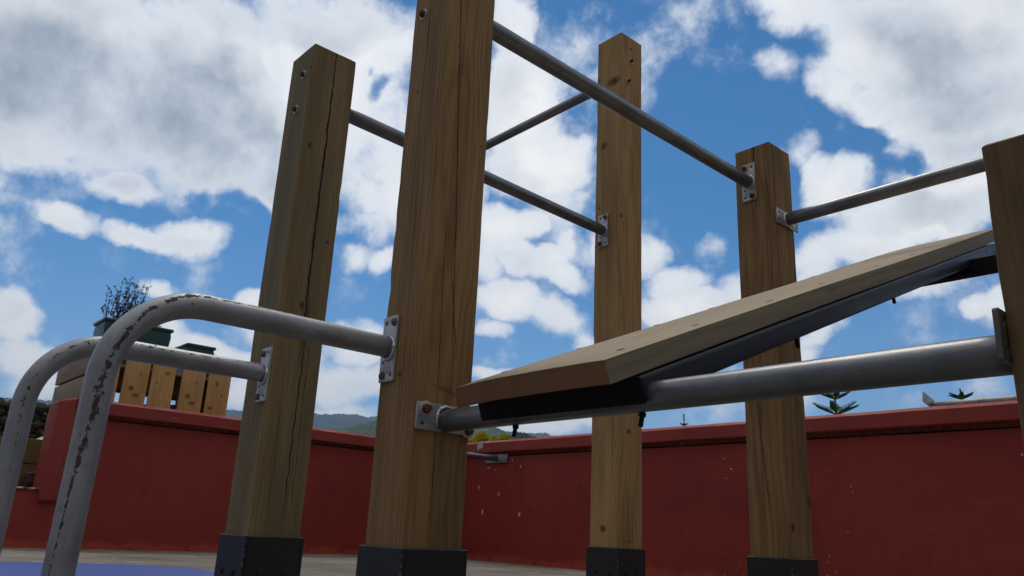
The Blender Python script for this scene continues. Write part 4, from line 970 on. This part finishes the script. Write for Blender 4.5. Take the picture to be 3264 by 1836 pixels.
# ---------------------------------------------------------------- hills
def hill(name, prof, dist, depth, mat, seed, step=.08, bump_=5., hf=14.):
    az0, az1 = prof[0][0], prof[-1][0]; n = int((az1 - az0) / step); m_ = 46; bm = bmesh.new()
    def H(az):
        for (a, e), (b, f) in zip(prof, prof[1:]):
            if a <= az <= b:
                t = (az - a) / (b - a); return (e + (f - e) * t)
        return prof[-1][1]
    rows = []
    for j in range(m_ + 1):
        t = j / m_; row = []
        for i in range(n + 1):
            az = az0 + (az1 - az0) * i / n
            r = dist + depth * (t - .75)
            hgt = (.254 + dist * math.tan(R(H(az))))
            s_ = math.sin(min(1, t / .75) * math.pi / 2) ** 1.2 if t < .75 else 1 - ((t - .75) / .25) ** 2 * .5
            x_, y_ = r * math.sin(R(az)), r * math.cos(R(az))
            gully = fbm((x_ / 260 + seed, y_ / 260, seed), 4) * hgt * .22 * (1 - s_) * min(1, t * 4)
            tree = bump_ * (abs(mn.noise(Vector((x_ / hf, y_ / hf, seed)))) + .6 * mn.noise(Vector((x_ / hf * 2.3, y_ / hf * 2.3, seed + 4)))) 
            row.append(bm.verts.new((x_, y_, max(-3, hgt * s_ + gully + tree - bump_ * .3 - 2))))
        rows.append(row)
    for a, b in zip(rows, rows[1:]):
        for i in range(n): bm.faces.new((a[i], a[i + 1], b[i + 1], b[i]))
    bmesh.ops.recalc_face_normals(bm, faces=bm.faces[:])
    o = obj(name, bm, mat, smooth=False); tag(o, kind='structure'); return o
def hill_mat(name, a, b, c_, sc_, mixn=.5):
    mt, g = newmat(name); co = g.coord(); n1 = g.noise(co, 1. / (sc_ * 9), 5, .6); n2 = g.noise(co, 1. / sc_, 5, .7); n3 = g.noise(co, 3. / sc_, 3, .6)
    col = g.mix(n2.ss(.35, .65), a, b); col = g.mix(n1.ss(.48, .58, 0, mixn), col, c_)
    g.out(col, .95, 0., g.bump(n2 + n3 * .6, 1., sc_ * .5), .05); return mt
hill('far_hill', [(-110, 4.), (-85, 6.), (-75, 6.5), (-68.1, 6.84), (-65, 6.9), (-62.4, 7.03), (-61, 7.16), (-59.9, 7.24), (-59.3, 7.14), (-58.8, 7.08), (-58.2, 7.22), (-55, 7.06), (-51, 6.9), (-48, 6.63), (-46.7, 6.66), (-46.2, 6.72), (-45.9, 6.57), (-44, 6.2), (-38, 5.2), (-25, 4.5), (0, 4), (40, 3)], 3300, 1500, hill_mat('far_forest', (.014, .028, .020), (.034, .056, .036), (.05, .075, .045), 30, .5), 3, .07, 9., 22.)
hill('wooded_hill', [(-110, 3.), (-80, 4.6), (-72, 5.0), (-64, 5.7), (-60.5, 6.2), (-58.3, 6.88), (-55, 7.25), (-52.5, 7.05), (-51.5, 6.9), (-49.9, 6.96), (-49.5, 6.8), (-48.9, 6.55), (-47, 6.), (-43, 5), (-30, 4), (-5, 3)], 1500, 800, hill_mat('hill_pasture', (.028, .052, .014), (.075, .115, .03), (.15, .19, .06), 13, .7), 8, .06, 5.5, 11.)
hill('tree_covered_knoll', [(-56, 5.), (-52, 5.9), (-49.5, 6.3), (-49, 6.45), (-48.4, 6.72), (-48, 6.76), (-47.4, 6.7), (-46.8, 6.55), (-45.5, 6.0), (-40, 5), (-30, 3)], 620, 260, hill_mat('knoll_trees', (.010, .022, .007), (.028, .048, .014), (.04, .06, .02), 6, .4), 15, .04, 4.2, 6.)

# small dark stick on the concrete
bm = bmesh.new(); random.seed(3); stick(bm, [Vector((0, 0, .008)), Vector((.05, .02, .012)), Vector((.11, .05, .007)), Vector((.16, .06, .013))], .006, .003, 6)
tw = obj('twig', bm, M_stem, None, (-3.55, 2.10, 0)); tag(tw, 'short dark twig on the concrete beside the foot of the nearest tall post', 'twig')

# ---------------------------------------------------------------- air
if HAZE:
    bm = bmesh.new(); box(bm, -5000, 5000, -5000, 5000, -4.5, 450)
    mt, g = newmat('pale_air'); v_ = g.n('ShaderNodeVolumePrincipled'); v_.inputs['Color'].default_value = (.55, .76, 1, 1); v_.inputs['Density'].default_value = HAZE; v_.inputs['Anisotropy'].default_value = .3
    o_ = g.n('ShaderNodeOutputMaterial'); g.t.links.new(v_.outputs[0], o_.inputs['Volume'])
    hz = obj('haze', bm, mt); tag(hz, kind='stuff')
